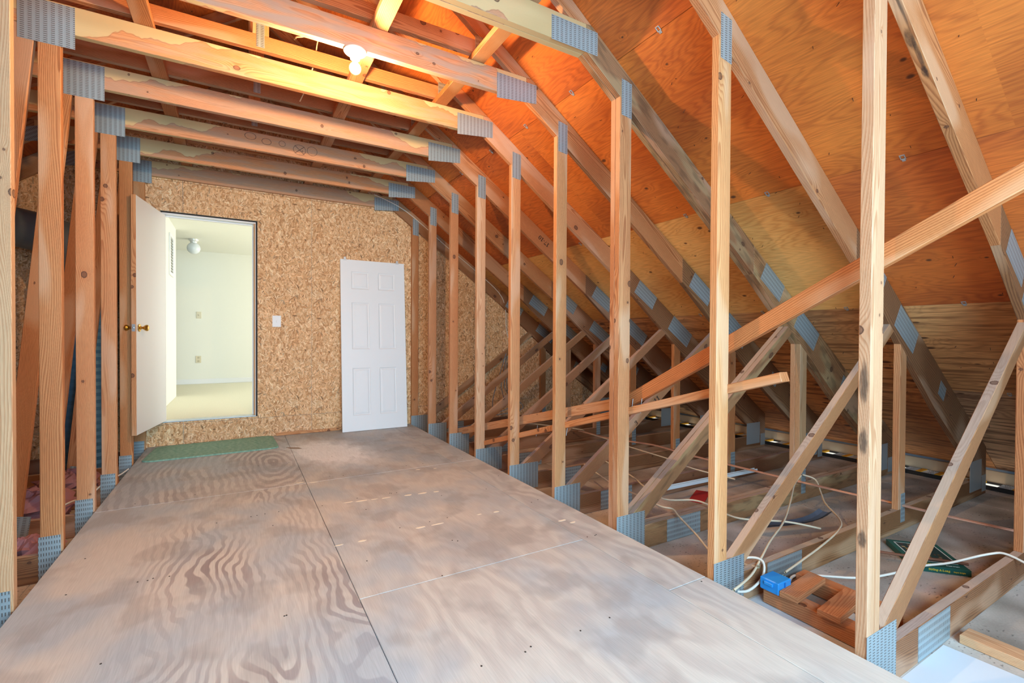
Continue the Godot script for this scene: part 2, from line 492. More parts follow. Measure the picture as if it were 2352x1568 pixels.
func osb_image() -> Image:
	var S := 1024
	var img := Image.create(S, S, false, Image.FORMAT_RGB8)
	img.fill(c8(190, 142, 98))
	var rg := RandomNumberGenerator.new()
	rg.seed = 5
	var tones := [c8(214, 172, 128), c8(208, 162, 116), c8(226, 188, 146), c8(196, 148, 102), c8(218, 178, 134), c8(234, 204, 166), c8(180, 132, 88), c8(212, 168, 124), c8(222, 184, 142)]
	var data := img.get_data()
	for i in 11500:
		var cx := rg.randi_range(0, S - 1)
		var cy := rg.randi_range(0, S - 1)
		var an := rg.randf() * PI
		if rg.randf() < 0.55: an = PI / 2 + rg.randfn(0.0, 0.5)
		var ln := rg.randf_range(9, 26)
		var wd := rg.randf_range(2.5, 7.5)
		var col: Color = tones[rg.randi_range(0, tones.size() - 1)]
		var k := rg.randf_range(1.0, 1.13)
		if rg.randf() < 0.035: k *= 0.72
		var ca := cos(an)
		var sa := sin(an)
		var rad := int(ln) + 1
		var skew := rg.randf_range(-0.4, 0.4)
		for dy in range(-rad, rad + 1):
			for dx in range(-rad, rad + 1):
				var u := (dx * ca + dy * sa)
				var w := (-dx * sa + dy * ca) + skew * u * 0.3
				var e := wd * (1.0 - 0.4 * absf(u) / ln)
				if absf(u) < ln and absf(w) < e:
					var px := ((cx + dx) & 1023)
					var py := ((cy + dy) & 1023)
					var kk := k * (0.90 if w > e - 1.2 else 1.0 + 0.03 * sin(w * 3.0))
					put(data, (py * S + px) * 3, col.r * 255 * kk, col.g * 255 * kk, col.b * 255 * kk)
	return Image.create_from_data(S, S, false, Image.FORMAT_RGB8, data)

func plate_image() -> Image:
	# a tile 56 mm x 50 mm of the punched plate: two columns of slots, each with its bent-up lip
	var S := 128
	var img := Image.create(S, S, false, Image.FORMAT_RGB8)
	img.fill(c8(158, 172, 178))
	for c in 2:
		for r in 5:
			var x := 8 + c * 64
			var y := 6 + r * 26
			img.fill_rect(Rect2i(x, y, 34, 10), c8(124, 118, 112))
			img.fill_rect(Rect2i(x, y, 34, 4), c8(74, 80, 86))
			img.fill_rect(Rect2i(x, y + 10, 34, 3), c8(180, 192, 198))
	for i in 2: img.fill_rect(Rect2i(48 + i * 64, 0, 8, S), c8(164, 178, 184))
	return img

func tex(img: Image) -> ImageTexture:
	img.generate_mipmaps()
	return ImageTexture.create_from_image(img)

func make_textures():
	slot.resize(260)
	var ids := []
	for i in WOODS + COLLARS: ids.append(i)
	for i in 5: ids.append(100 + i)
	for i in 5: ids.append(200 + i)
	var job := func(i: int):
		var id: int = ids[i]
		if id < 100: wood_strip(id)
		elif id < 200: sheath(id)
		else: floor_rows(id)
	var g := WorkerThreadPool.add_group_task(job, ids.size(), -1, true)
	WorkerThreadPool.wait_for_group_task_completion(g)
	var all := PackedByteArray()
	for i in WOODS: all.append_array(slot[i])
	M.wood = sm(Color.WHITE, 0.72, 0.0, tex(Image.create_from_data(2048, 128 * WOODS, false, Image.FORMAT_RGB8, all)), true)
	all = PackedByteArray()
	for i in COLLARS: all.append_array(slot[WOODS + i])
	M.collar = sm(Color.WHITE, 0.72, 0.0, tex(Image.create_from_data(2048, 128 * COLLARS, false, Image.FORMAT_RGB8, all)), true)
	for i in 5:
		M["sheath%d" % i] = sm(Color.WHITE, 0.7, 0.0, tex(Image.create_from_data(896, 448, false, Image.FORMAT_RGB8, slot[100 + i])), true)
	all = PackedByteArray()
	for i in 4: all.append_array(slot[200 + i])
	M.floor0 = sm(Color.WHITE, 0.62, 0.0, tex(Image.create_from_data(FPX[0][0], FPX[0][1], false, Image.FORMAT_RGB8, all)))
	M.floor1 = sm(Color.WHITE, 0.62, 0.0, tex(Image.create_from_data(FPX[1][0], FPX[1][1], false, Image.FORMAT_RGB8, slot[204])))
	M.osb = sm(Color.WHITE, 0.75, 0.0, tex(osb_image()), true)
	M.plate = sm(Color.WHITE, 0.46, 0.35, tex(plate_image()), true)
	slot.clear()
	M.white = sm(c8(236, 237, 238), 0.5)
	M.wall = sm(c8(238, 238, 228), 0.8)
	M.dark = sm(c8(40, 36, 34), 0.8)
	M.zinc = sm(c8(186, 196, 204), 0.4, 0.6)
	M.brass = sm(c8(206, 160, 70), 0.22, 0.9)
	M.cable = sm(c8(218, 204, 178), 0.55)
	M.cable_white = sm(c8(226, 222, 212), 0.5)
	M.cable_blue = sm(c8(120, 140, 160), 0.5)
	M.copper = sm(c8(214, 170, 148), 0.38, 0.55)

# ------------------------------------------------------------------ the trusses
func truss(k: int, label: String, plies := 1):
	var z := z_of(k)
	var zb := z + TH * plies
	var dx := 0.013 * (k - 2)
	var t := thing("roof_truss", label, "roof truss", Vector3(0.5, DECK, -z), "attic roof trusses")
	var mould := plies > 1
	var piece := func(called: String, poly: Array, dir: Vector2, strip: int, shade := 1.0, w := ""):
		for p in plies:
			var m := MB.new()
			var tn := tint() * shade
			tn.a = 1.0
			lumber(m, poly, z + TH * p + (0.0006 if p else 0.0), z + TH * (p + 1) - 0.0004, dir, strip, tn, -1.0, WOODS, LONG, called in ["bottom_chord", "diagonal_web"])
			var o := obj(called, m.done(), M.wood, t)
			if w: o.set_meta("label", w)
	var under := func(x: float) -> float:       # lower edge of the rafter
		return roof(x) - (0.17 + 0.03 * clampf((x - 1.6) / 1.5, 0.0, 1.0) + 0.13 * clampf((x - 3.1) / 1.1, 0.0, 1.0))
	var st := [0, 1, 2, 3, 4, 8]
	var pick := func() -> int: return st[rng.randi_range(0, 5)]
	# bottom chord: spliced lengths
	var sp := 2.40
	piece.call("bottom_chord", R(XL - 1.2, DECK, sp, -0.016), Vector2.RIGHT, 6 if not mould else 9)
	piece.call("bottom_chord", R(sp, DECK, 5.2, -0.016), Vector2.RIGHT, 6 if not mould else 9)
	piece.call("bottom_chord", R(-4.8, DECK, XL - 1.2, -0.016), Vector2.RIGHT, 7)
	# studs of the two knee walls
	piece.call("stud", [Vector2(XR, -0.015), Vector2(XR + SW, -0.015), Vector2(XR + SW, under.call(XR + SW)), Vector2(XR, under.call(XR))], Vector2.UP, [0, 8, 3, 4, 1, 3, 8, 1, 3, 0][k])
	piece.call("stud", R(XL - SW, -0.015, XL, 2.604), Vector2.UP, [0, 1, 2, 3, 8, 0, 1, 3, 0, 1][k])
	# collar beam
	for p in plies:
		var m := MB.new()
		lumber(m, R(-1.37, 2.605, 1.6, 2.747), z + TH * p, z + TH * (p + 1) - 0.0004, Vector2.RIGHT, [0, 1, 2, 3, 4, 5, 0, 1, 2, 0][k], tint(0.06), 0.0, COLLARS, 2.97)
		obj("collar_beam", m.done(), M.collar, t)
	# rafters, in two lengths on the right
	piece.call("rafter", [Vector2(1.601, under.call(1.601)), Vector2(3.08, under.call(3.08)), Vector2(3.08, roof(3.08) - 0.002), Vector2(1.642, 2.746), Vector2(1.601, 2.746)], Vector2(1, -SL), [0, 2, 4, 9, 0, 1, 2, 4, 2, 5][k])
	piece.call("rafter", [Vector2(3.08, under.call(3.08)), Vector2(4.2, under.call(4.2)), Vector2(5.06, -0.015), Vector2(5.2, -0.015), Vector2(5.2, roof(5.2) - 0.002), Vector2(3.08, roof(3.08) - 0.002)], Vector2(1, -SL), 6 if not mould else 9)
	var lx := 2.0 * RX - 1.6
	piece.call("rafter", [Vector2(lx, roof(lx) - 0.17), Vector2(lx, 2.746), Vector2(lx - 0.04, 2.746), Vector2(-4.6, roof(-4.6) - 0.002), Vector2(-4.6, roof(-4.6) - 0.26)], Vector2(1, SL), 5)
	# webs on the right
	var lo := func(x: float) -> float: return 0.178 + 0.736 * (x - 2.267) - dx * 0.6 * clampf((x - 2.0) / 1.5, 0, 1)
	var hi := func(x: float) -> float: return 0.2 + 0.72 * (x - 2.152) - dx * 0.6 * clampf((x - 2.0) / 1.5, 0, 1)
	var xl := 3.0
	while lo.call(xl) < under.call(xl) - 0.002: xl += 0.005
	var xh := 3.0
	while hi.call(xh) < under.call(xh) - 0.002: xh += 0.005
	piece.call("diagonal_web", [Vector2(XR + SW + 0.001, -0.015), Vector2(2.005, -0.015), Vector2(xl, lo.call(xl)), Vector2(xh, hi.call(xh)), Vector2(XR + SW + 0.001, 0.045)], Vector2(1, 0.73), 5 if not mould else 9, 1.0)
	var dn := -0.165 if k == 1 else dx      # the nearest truss has its node a little further in
	var px := 3.655 + dn
	piece.call("vertical_web", [Vector2(px, -0.015), Vector2(px + 0.089, -0.015), Vector2(px + 0.089, under.call(px + 0.089)), Vector2(px, under.call(px))], Vector2.UP, pick.call())
	# the leaning web behind the left wall
	piece.call("leaning_web", [Vector2(-0.866, 2.604), Vector2(-0.956, 2.604), Vector2(-1.196, -0.015), Vector2(-1.106, -0.015)], Vector2(-0.09, -1), pick.call())
	# steel plates on the near face
	var zf := z
	plate(t, R(1.838, -0.135, 2.055 + (0.05 if k in [5, 6] else 0.0), 0.072 + (0.03 if k > 6 else 0.0)), zf, Vector2.UP)
	plate(t, R(2.243, -0.153, 2.545, -0.018), zf, Vector2.RIGHT)
	plate(t, [Vector2(1.852, 2.33), Vector2(1.927, 2.318), Vector2(1.927, 2.515), Vector2(1.852, 2.53)], zf, Vector2.UP)
	plate(t, [Vector2(1.385, 2.566), Vector2(1.675, 2.596), Vector2(1.675, 2.715), Vector2(1.385, 2.722)] if k > 3 else R(1.375, 2.598, 1.675, 2.722), zf, Vector2.UP)
	plate(t, R(-0.93, 2.53, -0.718, 2.74), zf, Vector2.UP)
	plate(t, R(-0.866, -0.15, -0.782, 0.072), zf, Vector2.RIGHT)
	plate(t, [Vector2(-1.19, -0.14), Vector2(-1.08, -0.14), Vector2(-1.06, 0.01), Vector2(-1.17, 0.03)], zf, Vector2(0.15, 1))
	plate(t, [Vector2(lx - 0.12, 2.56), Vector2(lx + 0.1, 2.60), Vector2(lx + 0.1, 2.73), Vector2(lx - 0.12, 2.66)], zf, Vector2(1, SL))
	var node := [Vector2(3.65 + dn, 1.30 - (SL * (dn - dx))), Vector2(3.562 + dn, 1.168 - (SL * (dn - dx))), Vector2(3.83 + dn, 0.985 - (SL * (dn - dx))), Vector2(3.915 + dn, 1.115 - (SL * (dn - dx)))]
	plate(t, node, zf, Vector2(1, -SL))
	plate(t, [Vector2(3.226, 1.615), Vector2(3.155, 1.50), Vector2(3.385, 1.345), Vector2(3.45, 1.46)], zf, Vector2(1, -SL))
	plate(t, [Vector2(4.292 + dx, 0.79 - SL * dx), Vector2(4.243 + dx, 0.70 - SL * dx), Vector2(4.335 + dx, 0.64 - SL * dx), Vector2(4.385 + dx, 0.725 - SL * dx)], zf, Vector2(1, -SL))
	plate(t, R(px + 0.03, -0.10, px + 0.088, 0.085), zf, Vector2.RIGHT)
	var hp := plate(t, R(4.86, -0.10, 5.10, 0.135), zf, Vector2.UP)
	hp.material_override = M.zinc_plain
	hp = plate(t, R(5.115, -0.13, 5.198, 0.0), zf, Vector2.UP)
	hp.material_override = M.zinc_plain

func cap(k: int, label: String):
	var z := z_of(k)
	var t := thing("cap_truss", label, "cap truss", Vector3(RX, 2.785, -z), "cap trusses above the collar beams")
	var put_in := func(called: String, poly: Array, dir: Vector2, strip: int):
		var m := MB.new()
		lumber(m, poly, z, z + TH, dir, strip, tint())
		obj(called, m.done(), M.wood, t)
	put_in.call("bottom_chord", R(2 * RX - 1.268, 2.7855, 1.268, 2.875), Vector2.RIGHT, [4, 2, 4, 8, 4, 0, 5, 5, 2, 5][k])
	for s in [1.0, -1.0]:
		var f := func(x: float, y: float) -> Vector2: return Vector2(RX + s * (x - RX), y)
		var xt := 1.49
		put_in.call("top_chord", [f.call(RX + 0.001, roof(RX) - 0.111), f.call(1.27, roof(1.27) - 0.111), f.call(xt, 2.7475), f.call(1.636, 2.7475), f.call(RX + 0.001, roof(RX) - 0.003)], Vector2(1, -SL * s), 4)
	put_in.call("king_post", R(0.071, 2.876, 0.159, roof(RX) - 0.113), Vector2.UP, 3)
	plate(t, R(0.092, 2.80, 0.135, 2.95), z, Vector2.UP)
	plate(t, [Vector2(1.235, 2.79), Vector2(1.30, 2.79), Vector2(1.30, 2.90), Vector2(1.235, 2.90)], z, Vector2.RIGHT)

# ------------------------------------------------------------------ cables
func curve(pts: Array, step := 5) -> Array:
	var o := []
	var p := [pts[0]] + pts + [pts[-1]]
	for i in range(1, p.size() - 2):
		for s in step:
			o.append((p[i] as Vector3).cubic_interpolate(p[i + 1], p[i - 1], p[i + 2], float(s) / step))
	o.append(pts[-1])
	return o

func cable(called: String, label: String, category: String, pts: Array, r: float, mt: Material, group := "", step := 5) -> MeshInstance3D:
	var q := []
	for p in pts: q.append(Vector3(p[0], p[1], -p[2]))
	var m := MB.new()
	m.tube(curve(q, step), r)
	var o := obj(called, m.done(), mt)
	tag(o, label, category, group)
	return o

# ------------------------------------------------------------------ flat sheets cut to an outline
func sheet(m: MB, poly: PackedVector2Array, z0: float, z1: float, ts: float, to: Vector2, col := Color.WHITE):
	var q := poly.duplicate()
	if Geometry2D.is_polygon_clockwise(q): q.reverse()
	var ix := Geometry2D.triangulate_polygon(q)
	var f := func(p: Vector2, z: float) -> Vector3: return Vector3(p.x, p.y, -z)
	var g := func(p: Vector2) -> Vector2: return (p + to) * ts
	for i in range(0, ix.size(), 3):
		var a := q[ix[i]]
		var b := q[ix[i + 1]]
		var c := q[ix[i + 2]]
		if (b - a).cross(c - a) < 0:
			var s := b
			b = c; c = s
		m.tri(f.call(a, z0), f.call(b, z0), f.call(c, z0), g.call(a), g.call(b), g.call(c), col)
		m.tri(f.call(a, z1), f.call(c, z1), f.call(b, z1), g.call(a), g.call(c), g.call(b), col)
	for i in q.size():
		var j := (i + 1) % q.size()
		m.quad(f.call(q[i], z1), f.call(q[j], z1), f.call(q[j], z0), f.call(q[i], z0), g.call(q[i]), g.call(q[j]), g.call(q[j]), g.call(q[i]), col)

func box_obj(called: String, lo: Vector3, hi: Vector3, mt: Material, parent: Node = null, b := 0.0, kind := "") -> MeshInstance3D:
	var m := MB.new()
	m.box(Vector3(lo.x, lo.y, -hi.z), Vector3(hi.x, hi.y, -lo.z), Color.WHITE, b)
	return obj(called, m.done(), mt, parent, kind)

func text_mesh(s: String, size: float, depth := 0.0008) -> TextMesh:
	var t := TextMesh.new()
	var f := SystemFont.new()
	f.font_names = PackedStringArray(["Droid Serif"])
	f.font_weight = 700
	t.font = f
	t.text = s
	t.font_size = 32
	t.pixel_size = size / 32.0
	t.depth = depth
	return t

# ------------------------------------------------------------------ the shell
func shell():
	# floor: the worn plywood sheets
	var fl := setting("floor")
	var cuts := [[-0.765, 0.4285, -1.3, 1.43, 0], [-0.765, 0.4285, 1.432, 3.748, 0], [-0.765, 0.4285, 3.751, 5.688, 1],
		[0.431, 1.596, -1.3, 1.984, 0], [0.431, 1.596, 1.987, 3.748, 0], [0.431, 1.596, 3.751, 5.688, 1],
		[1.599, 1.834, -1.3, 1.40, 0], [1.599, 1.834, 1.403, 3.748, 0], [1.599, 1.834, 3.751, 5.688, 1]]
	for q in cuts:
		var m := MB.new()
		var part: int = q[4]
		var zs: float = FZ[part + 1] - FZ[part]
		m.plan(PackedVector2Array([Vector2(q[0], q[2]), Vector2(q[1], q[2]), Vector2(q[1], q[3]), Vector2(q[0], q[3])]), -0.0155, 0.0, 0.0018,
			Vector2(1.0 / FW, -1.0 / zs), Vector2(FX0, FZ[part + 1]))
		obj("plywood_sheet", m.done(), M["floor%d" % part], fl)
	# pale putty over the lines of nails, and the nails
	rng.seed = 41
	var mp := MB.new()
	for q in [[0.62, 3.186], [0.78, 3.161], [0.85, 3.15], [1.0, 3.13], [1.19, 3.105], [0.39, 3.783], [0.477, 3.748], [0.445, 2.553], [0.565, 2.548], [0.89, 2.566], [0.99, 2.564], [1.27, 2.579], [1.38, 2.565], [1.395, 3.66], [1.26, 3.69], [1.65, 2.254], [1.69, 2.20], [0.70, 3.17], [1.1, 3.12]]:
		var a := PackedVector2Array()
		var rx := rng.randf_range(0.012, 0.038)
		var rz := rng.randf_range(0.006, 0.012)
		for i in 9: a.append(Vector2(q[0] + cos(TAU * i / 9) * rx * rng.randf_range(0.7, 1.2), q[1] + sin(TAU * i / 9) * rz * rng.randf_range(0.7, 1.2)))
		mp.plan(a, -0.0005, 0.0006, 0.0003)
	obj("putty_patch", mp.done(), sm(c8(232, 222, 200), 0.8), fl)
	mp = MB.new()
	for i in 70:
		var c := Vector2(rng.randf_range(-0.7, 1.8), [1.38, 2.0, 2.61, 3.22, 3.83, 4.44, 5.05, 2.3, 3.0][rng.randi_range(0, 8)] + rng.randf_range(-0.02, 0.02))
		mp.lathe(Vector3(c.x, 0, -c.y), [[0.0, 0.0012], [0.0034, 0.001], [0.0038, -0.0006]], 7)
	obj("nail_head", mp.done(), M.dark, fl, "stuff")
	# ceiling board of the rooms below, seen from above between the chords
	var dk := setting("floor_001")
	var md := sm(Color.WHITE, 0.85, 0.0, tex(deck_image()))
	for q in [[-5.0, -3.0], [-2.998, -0.9], [-0.898, 1.3], [1.302, 2.42], [2.4205, 3.604], [3.607, 4.823], [4.826, 5.33]]:
		var m := MB.new()
		m.plan(PackedVector2Array([Vector2(q[0], -1.5), Vector2(q[1], -1.5), Vector2(q[1], 5.69), Vector2(q[0], 5.69)]), DECK - 0.013, DECK - 0.0004, 0.001, Vector2(1.0 / 2.6, 1.0 / 2.6))
		obj("ceiling_board", m.done(), md, dk)
	# the part of the board that was kept clean and white
	var mw := MB.new()
	mw.plan(PackedVector2Array([Vector2(1.70, 0.83), Vector2(2.20, 0.83), Vector2(2.20, 1.355), Vector2(1.70, 1.355)]), DECK - 0.0003, DECK + 0.0006, 0.0002)
	mw.plan(PackedVector2Array([Vector2(1.9, 0.2), Vector2(2.50, 0.2), Vector2(2.47, 0.765), Vector2(1.9, 0.765)]), DECK - 0.0003, DECK + 0.0006, 0.0002)
	obj("bare_white_board", mw.done(), sm(c8(206, 212, 220), 0.85), dk)
	# roof
	var ce := setting("ceiling")
	var xs := [RX, 0.877, 1.82, 2.762, 3.69, 4.51, 5.545]
	rng.seed = 9
	for side in [1.0, -1.0]:
		for r in 6:
			var ends := [-1.5, 0.786, 3.222, 5.71] if r % 2 == 0 else [-1.5, 1.38, 3.832, 5.71]
			for c in 3:
				var g := 0.0016
				var x0: float = xs[r] + (g if r else 0.0)
				var x1: float = xs[r + 1] - g
				var z0: float = ends[c] + g
				var z1: float = ends[c + 1] - g
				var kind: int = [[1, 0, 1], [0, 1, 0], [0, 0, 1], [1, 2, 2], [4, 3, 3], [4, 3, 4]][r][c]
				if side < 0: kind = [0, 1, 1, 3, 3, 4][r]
				var m := MB.new()
				var uo := rng.randf() * 0.4
				var fl2 := rng.randf() < 0.5
				var P := func(x: float, z: float, up: float) -> Vector3: return Vector3(RX + side * (x - RX), roof(x) + up, -z)
				var U := func(x: float, z: float) -> Vector2:
					var v: float = (x - xs[r]) / 0.95
					return Vector2(uo + (z - z0) / 2.44, v if fl2 else 1.0 - v)
				var tn := tint(0.07)
				var q := [[x0, z0], [x1, z0], [x1, z1], [x0, z1]]
				if side < 0: q.reverse()
				var a := []
				var b := []
				var t := []
				for e in q:
					a.append(P.call(e[0], e[1], 0.0)); b.append(P.call(e[0], e[1], 0.013)); t.append(U.call(e[0], e[1]))
				m.quad(a[3], a[2], a[1], a[0], t[3], t[2], t[1], t[0], tn)
				m.quad(b[0], b[1], b[2], b[3], t[0], t[1], t[2], t[3], tn)
				for i in 4:
					var j := (i + 1) % 4
					m.quad(a[i], a[j], b[j], b[i], t[i], t[j], t[j], t[i], tn * 0.7)
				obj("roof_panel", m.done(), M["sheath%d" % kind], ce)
	var mf := MB.new()
	for side in [1.0, -1.0]:
		var p := []
		for e in [[RX, -1.6], [5.56, -1.6], [5.56, 5.72], [RX, 5.72]]: p.append(Vector3(RX + side * (e[0] - RX), roof(e[0]) + 0.016, -e[1]))
		var up := Vector3(0, 0.02, 0)
		if side > 0: p.reverse()
		mf.quad(p[0], p[1], p[2], p[3]); mf.quad(p[3] + up, p[2] + up, p[1] + up, p[0] + up)
		for i in 4: mf.quad(p[(i + 1) % 4], p[i], p[i] + up, p[(i + 1) % 4] + up)
	obj("roofing_felt", mf.done(), sm(c8(30, 28, 27), 0.9), ce)
	# steel clips that hold neighbouring panels in line
	for q in [[1.82, 1.69], [1.82, 2.40], [1.82, 2.95], [1.82, 3.495], [1.82, 4.1], [1.82, 4.72], [2.762, 1.70], [2.762, 2.30], [2.762, 1.03], [3.69, 1.07], [3.69, 1.69], [3.69, 2.3], [3.69, 2.9], [4.51, 1.07], [4.51, 1.7], [2.762, 2.9], [2.762, 3.5]]:
		var m := MB.new()
		for e in [[-0.011, -0.021, -0.007, 0.003], [0.007, -0.021, 0.011, 0.003], [-0.011, -0.023, 0.011, -0.018], [-0.011, 0.0, 0.011, 0.005], [-0.007, 0.005, 0.007, 0.016]]:
			m.box(Vector3(e[1], -0.004, e[0]), Vector3(e[3], 0.0, e[2]), Color.WHITE, 0.0006)
		var ang := atan(-SL)
		var tr := Transform3D(Basis(Vector3(0, 0, 1), ang), Vector3(q[0], roof(q[0]), -q[1]))
		for i in m.v.size():
			m.v[i] = tr * m.v[i]; m.n[i] = tr.basis * m.n[i]
		obj("panel_clip", m.done(), M.zinc, ce)
	# roofing nails that came through
	var mn := MB.new()
	for i in 260:
		var x := rng.randf_range(1.5, 5.0)
		var z := rng.randf_range(0.5, 5.2)
		var b := Vector3(x, roof(x), -z)
		var nn := Vector3(-SL, -1, 0).normalized() + Vector3(rng.randfn(0, 0.3), rng.randfn(0, 0.3), rng.randfn(0, 0.3))
		mn.tube([b, b + nn.normalized() * rng.randf_range(0.008, 0.022)], 0.0014, 4)
	obj("nail_tip", mn.done(), sm(c8(64, 52, 44), 0.6, 0.3), ce, "stuff")
	# far wall of strand board, with the doorway cut out
	var wb := setting("wall_back", Vector3(0, 0, -5.7))
	var cx := [-5.2, -3.7, -2.4, -1.7, -0.478, 0.7055, 1.925, 3.145, 4.365, 5.42]
	var cy := [DECK, 0.206, 2.59, 4.0]
	var under := PackedVector2Array([Vector2(-5.2, DECK), Vector2(5.42, DECK), Vector2(5.42, roof(5.42) - 0.002), Vector2(RX, roof(RX) - 0.002), Vector2(-5.2, roof(-5.2) - 0.002)])
	var hole := PackedVector2Array([Vector2(-0.660, 0.222), Vector2(0.172, 0.222), Vector2(0.172, 2.294), Vector2(-0.660, 2.294)])
	for i in cx.size() - 1:
		for j in 3:
			var g := 0.0016
			var cell := PackedVector2Array([Vector2(cx[i] + g, cy[j] + g), Vector2(cx[i + 1] - g, cy[j] + g), Vector2(cx[i + 1] - g, cy[j + 1] - g), Vector2(cx[i] + g, cy[j + 1] - g)])
			for a in Geometry2D.intersect_polygons(cell, under):
				for b in Geometry2D.clip_polygons(a, hole):
					if Geometry2D.is_polygon_clockwise(b): continue
					var m := MB.new()
					sheet(m, b, 5.69, 5.703, 1.0 / 1.22, Vector2(rng.randf() * 4.0, rng.randf() * 4.0), tint(0.05))
					obj("strand_board", m.done(), M.osb, wb)
	# the wall behind the boards
	var mc := MB.new()
	for q in [[-5.2, DECK, -0.648, roof(RX)], [0.158, DECK, 5.42, roof(RX)], [-0.648, 2.278, 0.158, roof(RX)], [-0.648, DECK, 0.158, 0.225]]:
		for a in Geometry2D.intersect_polygons(PackedVector2Array([Vector2(q[0], q[1]), Vector2(q[2], q[1]), Vector2(q[2], q[3]), Vector2(q[0], q[3])]), under):
			sheet(mc, a, 5.7045, 5.81, 1.0, Vector2.ZERO)
	obj("wall_core", mc.done(), M.wall, wb)
	# near gable, with the window that lights the attic
	var wf := setting("wall_front", Vector3(0, 0, 1.5))
	var mg := MB.new()
	var w1 := [-0.75, 0.35, 1.85, 2.4]
	for q in [[-5.2, DECK, w1[0], 4.0], [w1[0], DECK, w1[2], w1[1]], [w1[0], w1[3], w1[2], 4.0], [w1[2], DECK, 5.42, 4.0]]:
		for a in Geometry2D.intersect_polygons(PackedVector2Array([Vector2(q[0], q[1]), Vector2(q[2], q[1]), Vector2(q[2], q[3]), Vector2(q[0], q[3])]), under):
			sheet(mg, a, -1.5, -1.42, 0.8, Vector2.ZERO)
	obj("gable_board", mg.done(), M.osb, wf)
	var wp := setting("wall_side", Vector3(3.7, DECK, -0.05))
	var ms := MB.new()
	for a in Geometry2D.intersect_polygons(PackedVector2Array([Vector2(3.0, DECK), Vector2(5.42, DECK), Vector2(5.42, 4.0), Vector2(3.0, 4.0)]), under): sheet(ms, a, 0.02, 0.033, 0.8, Vector2.ZERO)
	obj("partition_board", ms.done(), M.osb, wp)
	var wi := 1
	for w in [w1]:
		var win := setting("window_%d" % wi, Vector3((w[0] + w[2]) / 2, w[1], 1.46))
		wi += 1
		for q in [[w[0], w[1], w[0] + 0.05, w[3]], [w[2] - 0.05, w[1], w[2], w[3]], [w[0] + 0.05, w[1], w[2] - 0.05, w[1] + 0.05], [w[0] + 0.05, w[3] - 0.05, w[2] - 0.05, w[3]], [(w[0] + w[2]) / 2 - 0.025, w[1] + 0.05, (w[0] + w[2]) / 2 + 0.025, w[3] - 0.05]]:
			box_obj("window_frame", Vector3(q[0], q[1], -1.49), Vector3(q[2], q[3], -1.44), M.white, win, 0.004)
	# eaves
	var wr := setting("wall_right", Vector3(5.5, DECK, -2.2))
	var mb := MB.new()
	mb.box(Vector3(5.50, -0.135, -5.7), Vector3(5.52, -0.028, 1.5), Color(1.35, 1.45, 1.5), 0.001, 0.5)
	obj("fascia_board", mb.done(), sm(c8(206, 186, 158), 0.8), wr)
	box_obj("drip_edge", Vector3(5.521, -0.10, -1.5), Vector3(5.526, -0.006, 5.7), sm(c8(150, 176, 200), 0.4, 0.2), wr)
	box_obj("soffit_lip", Vector3(5.3305, -0.175, -1.5), Vector3(5.337, -0.120, 5.69), M.dark, wr)
	box_obj("soffit_back", Vector3(5.49, -0.14, -1.5), Vector3(5.50, -0.123, 5.69), M.dark, wr)
	var yb := sm(c8(238, 176, 40), 0.7)
	for k in range(0, 9):
		var za := z_of(k) + TH + 0.03
		var n := 4
		var pitch := (z_of(k + 1) - z_of(k) - TH - 0.06) / n
		for i in n:
			var a := za + i * pitch
			box_obj("soffit_batten", Vector3(5.336, -0.136, a), Vector3(5.489, -0.116, a + pitch * 0.3), yb, wr, 0.003)
			var m := MB.new()
			var z0 := a + pitch * 0.3
			var z1 := a + pitch
			for s in 7:
				var f := (s + 0.5) / 7.0
				m.tube([Vector3(5.336, -0.124, -lerpf(z0, z1, f)), Vector3(5.489, -0.124, -lerpf(z0, z1, fposmod(f + 0.5, 1.0)))], 0.003, 4)
			for s in 9:
				var x := 5.336 + 0.153 * (s + 0.5) / 9.0
				m.tube([Vector3(x, -0.124, -z0), Vector3(x, -0.124, -z1)], 0.003, 4)
			obj("vent_mesh", m.done(), sm(c8(190, 194, 198), 0.5), wr)
	var wl := setting("wall_left", Vector3(-5.1, DECK, -2.2))
	box_obj("eave_board", Vector3(-5.2, DECK - 0.02, -1.5), Vector3(-4.9, 0.06, 5.7), M.osb, wl)

func deck_image() -> Image:
	var S := 768
	var b := PackedByteArray()
	b.resize(S * S * 3)
	var n1 := noise(91, 1.0, 3)
	var n2 := noise(92, 1.0, 2)
	for y in S:
		for x in S:
			var f := n1.get_noise_2d(x * 0.006, y * 0.006)
			var k := 0.4 * smoothstep(0.5, 0.64, n2.get_noise_2d(x * 0.10, y * 0.24)) * smoothstep(-0.15, 0.25, n1.get_noise_2d(x * 0.012 + 40.0, y * 0.012))
			var g := n1.get_noise_2d(x * 0.3, y * 0.3) * 10.0
			put(b, (y * S + x) * 3, (180 + f * 60 + g) * (1.0 - k), (171 + f * 60 + g) * (1.0 - k), (162 + f * 62 + g) * (1.0 - k))
	return Image.create_from_data(S, S, false, Image.FORMAT_RGB8, b)
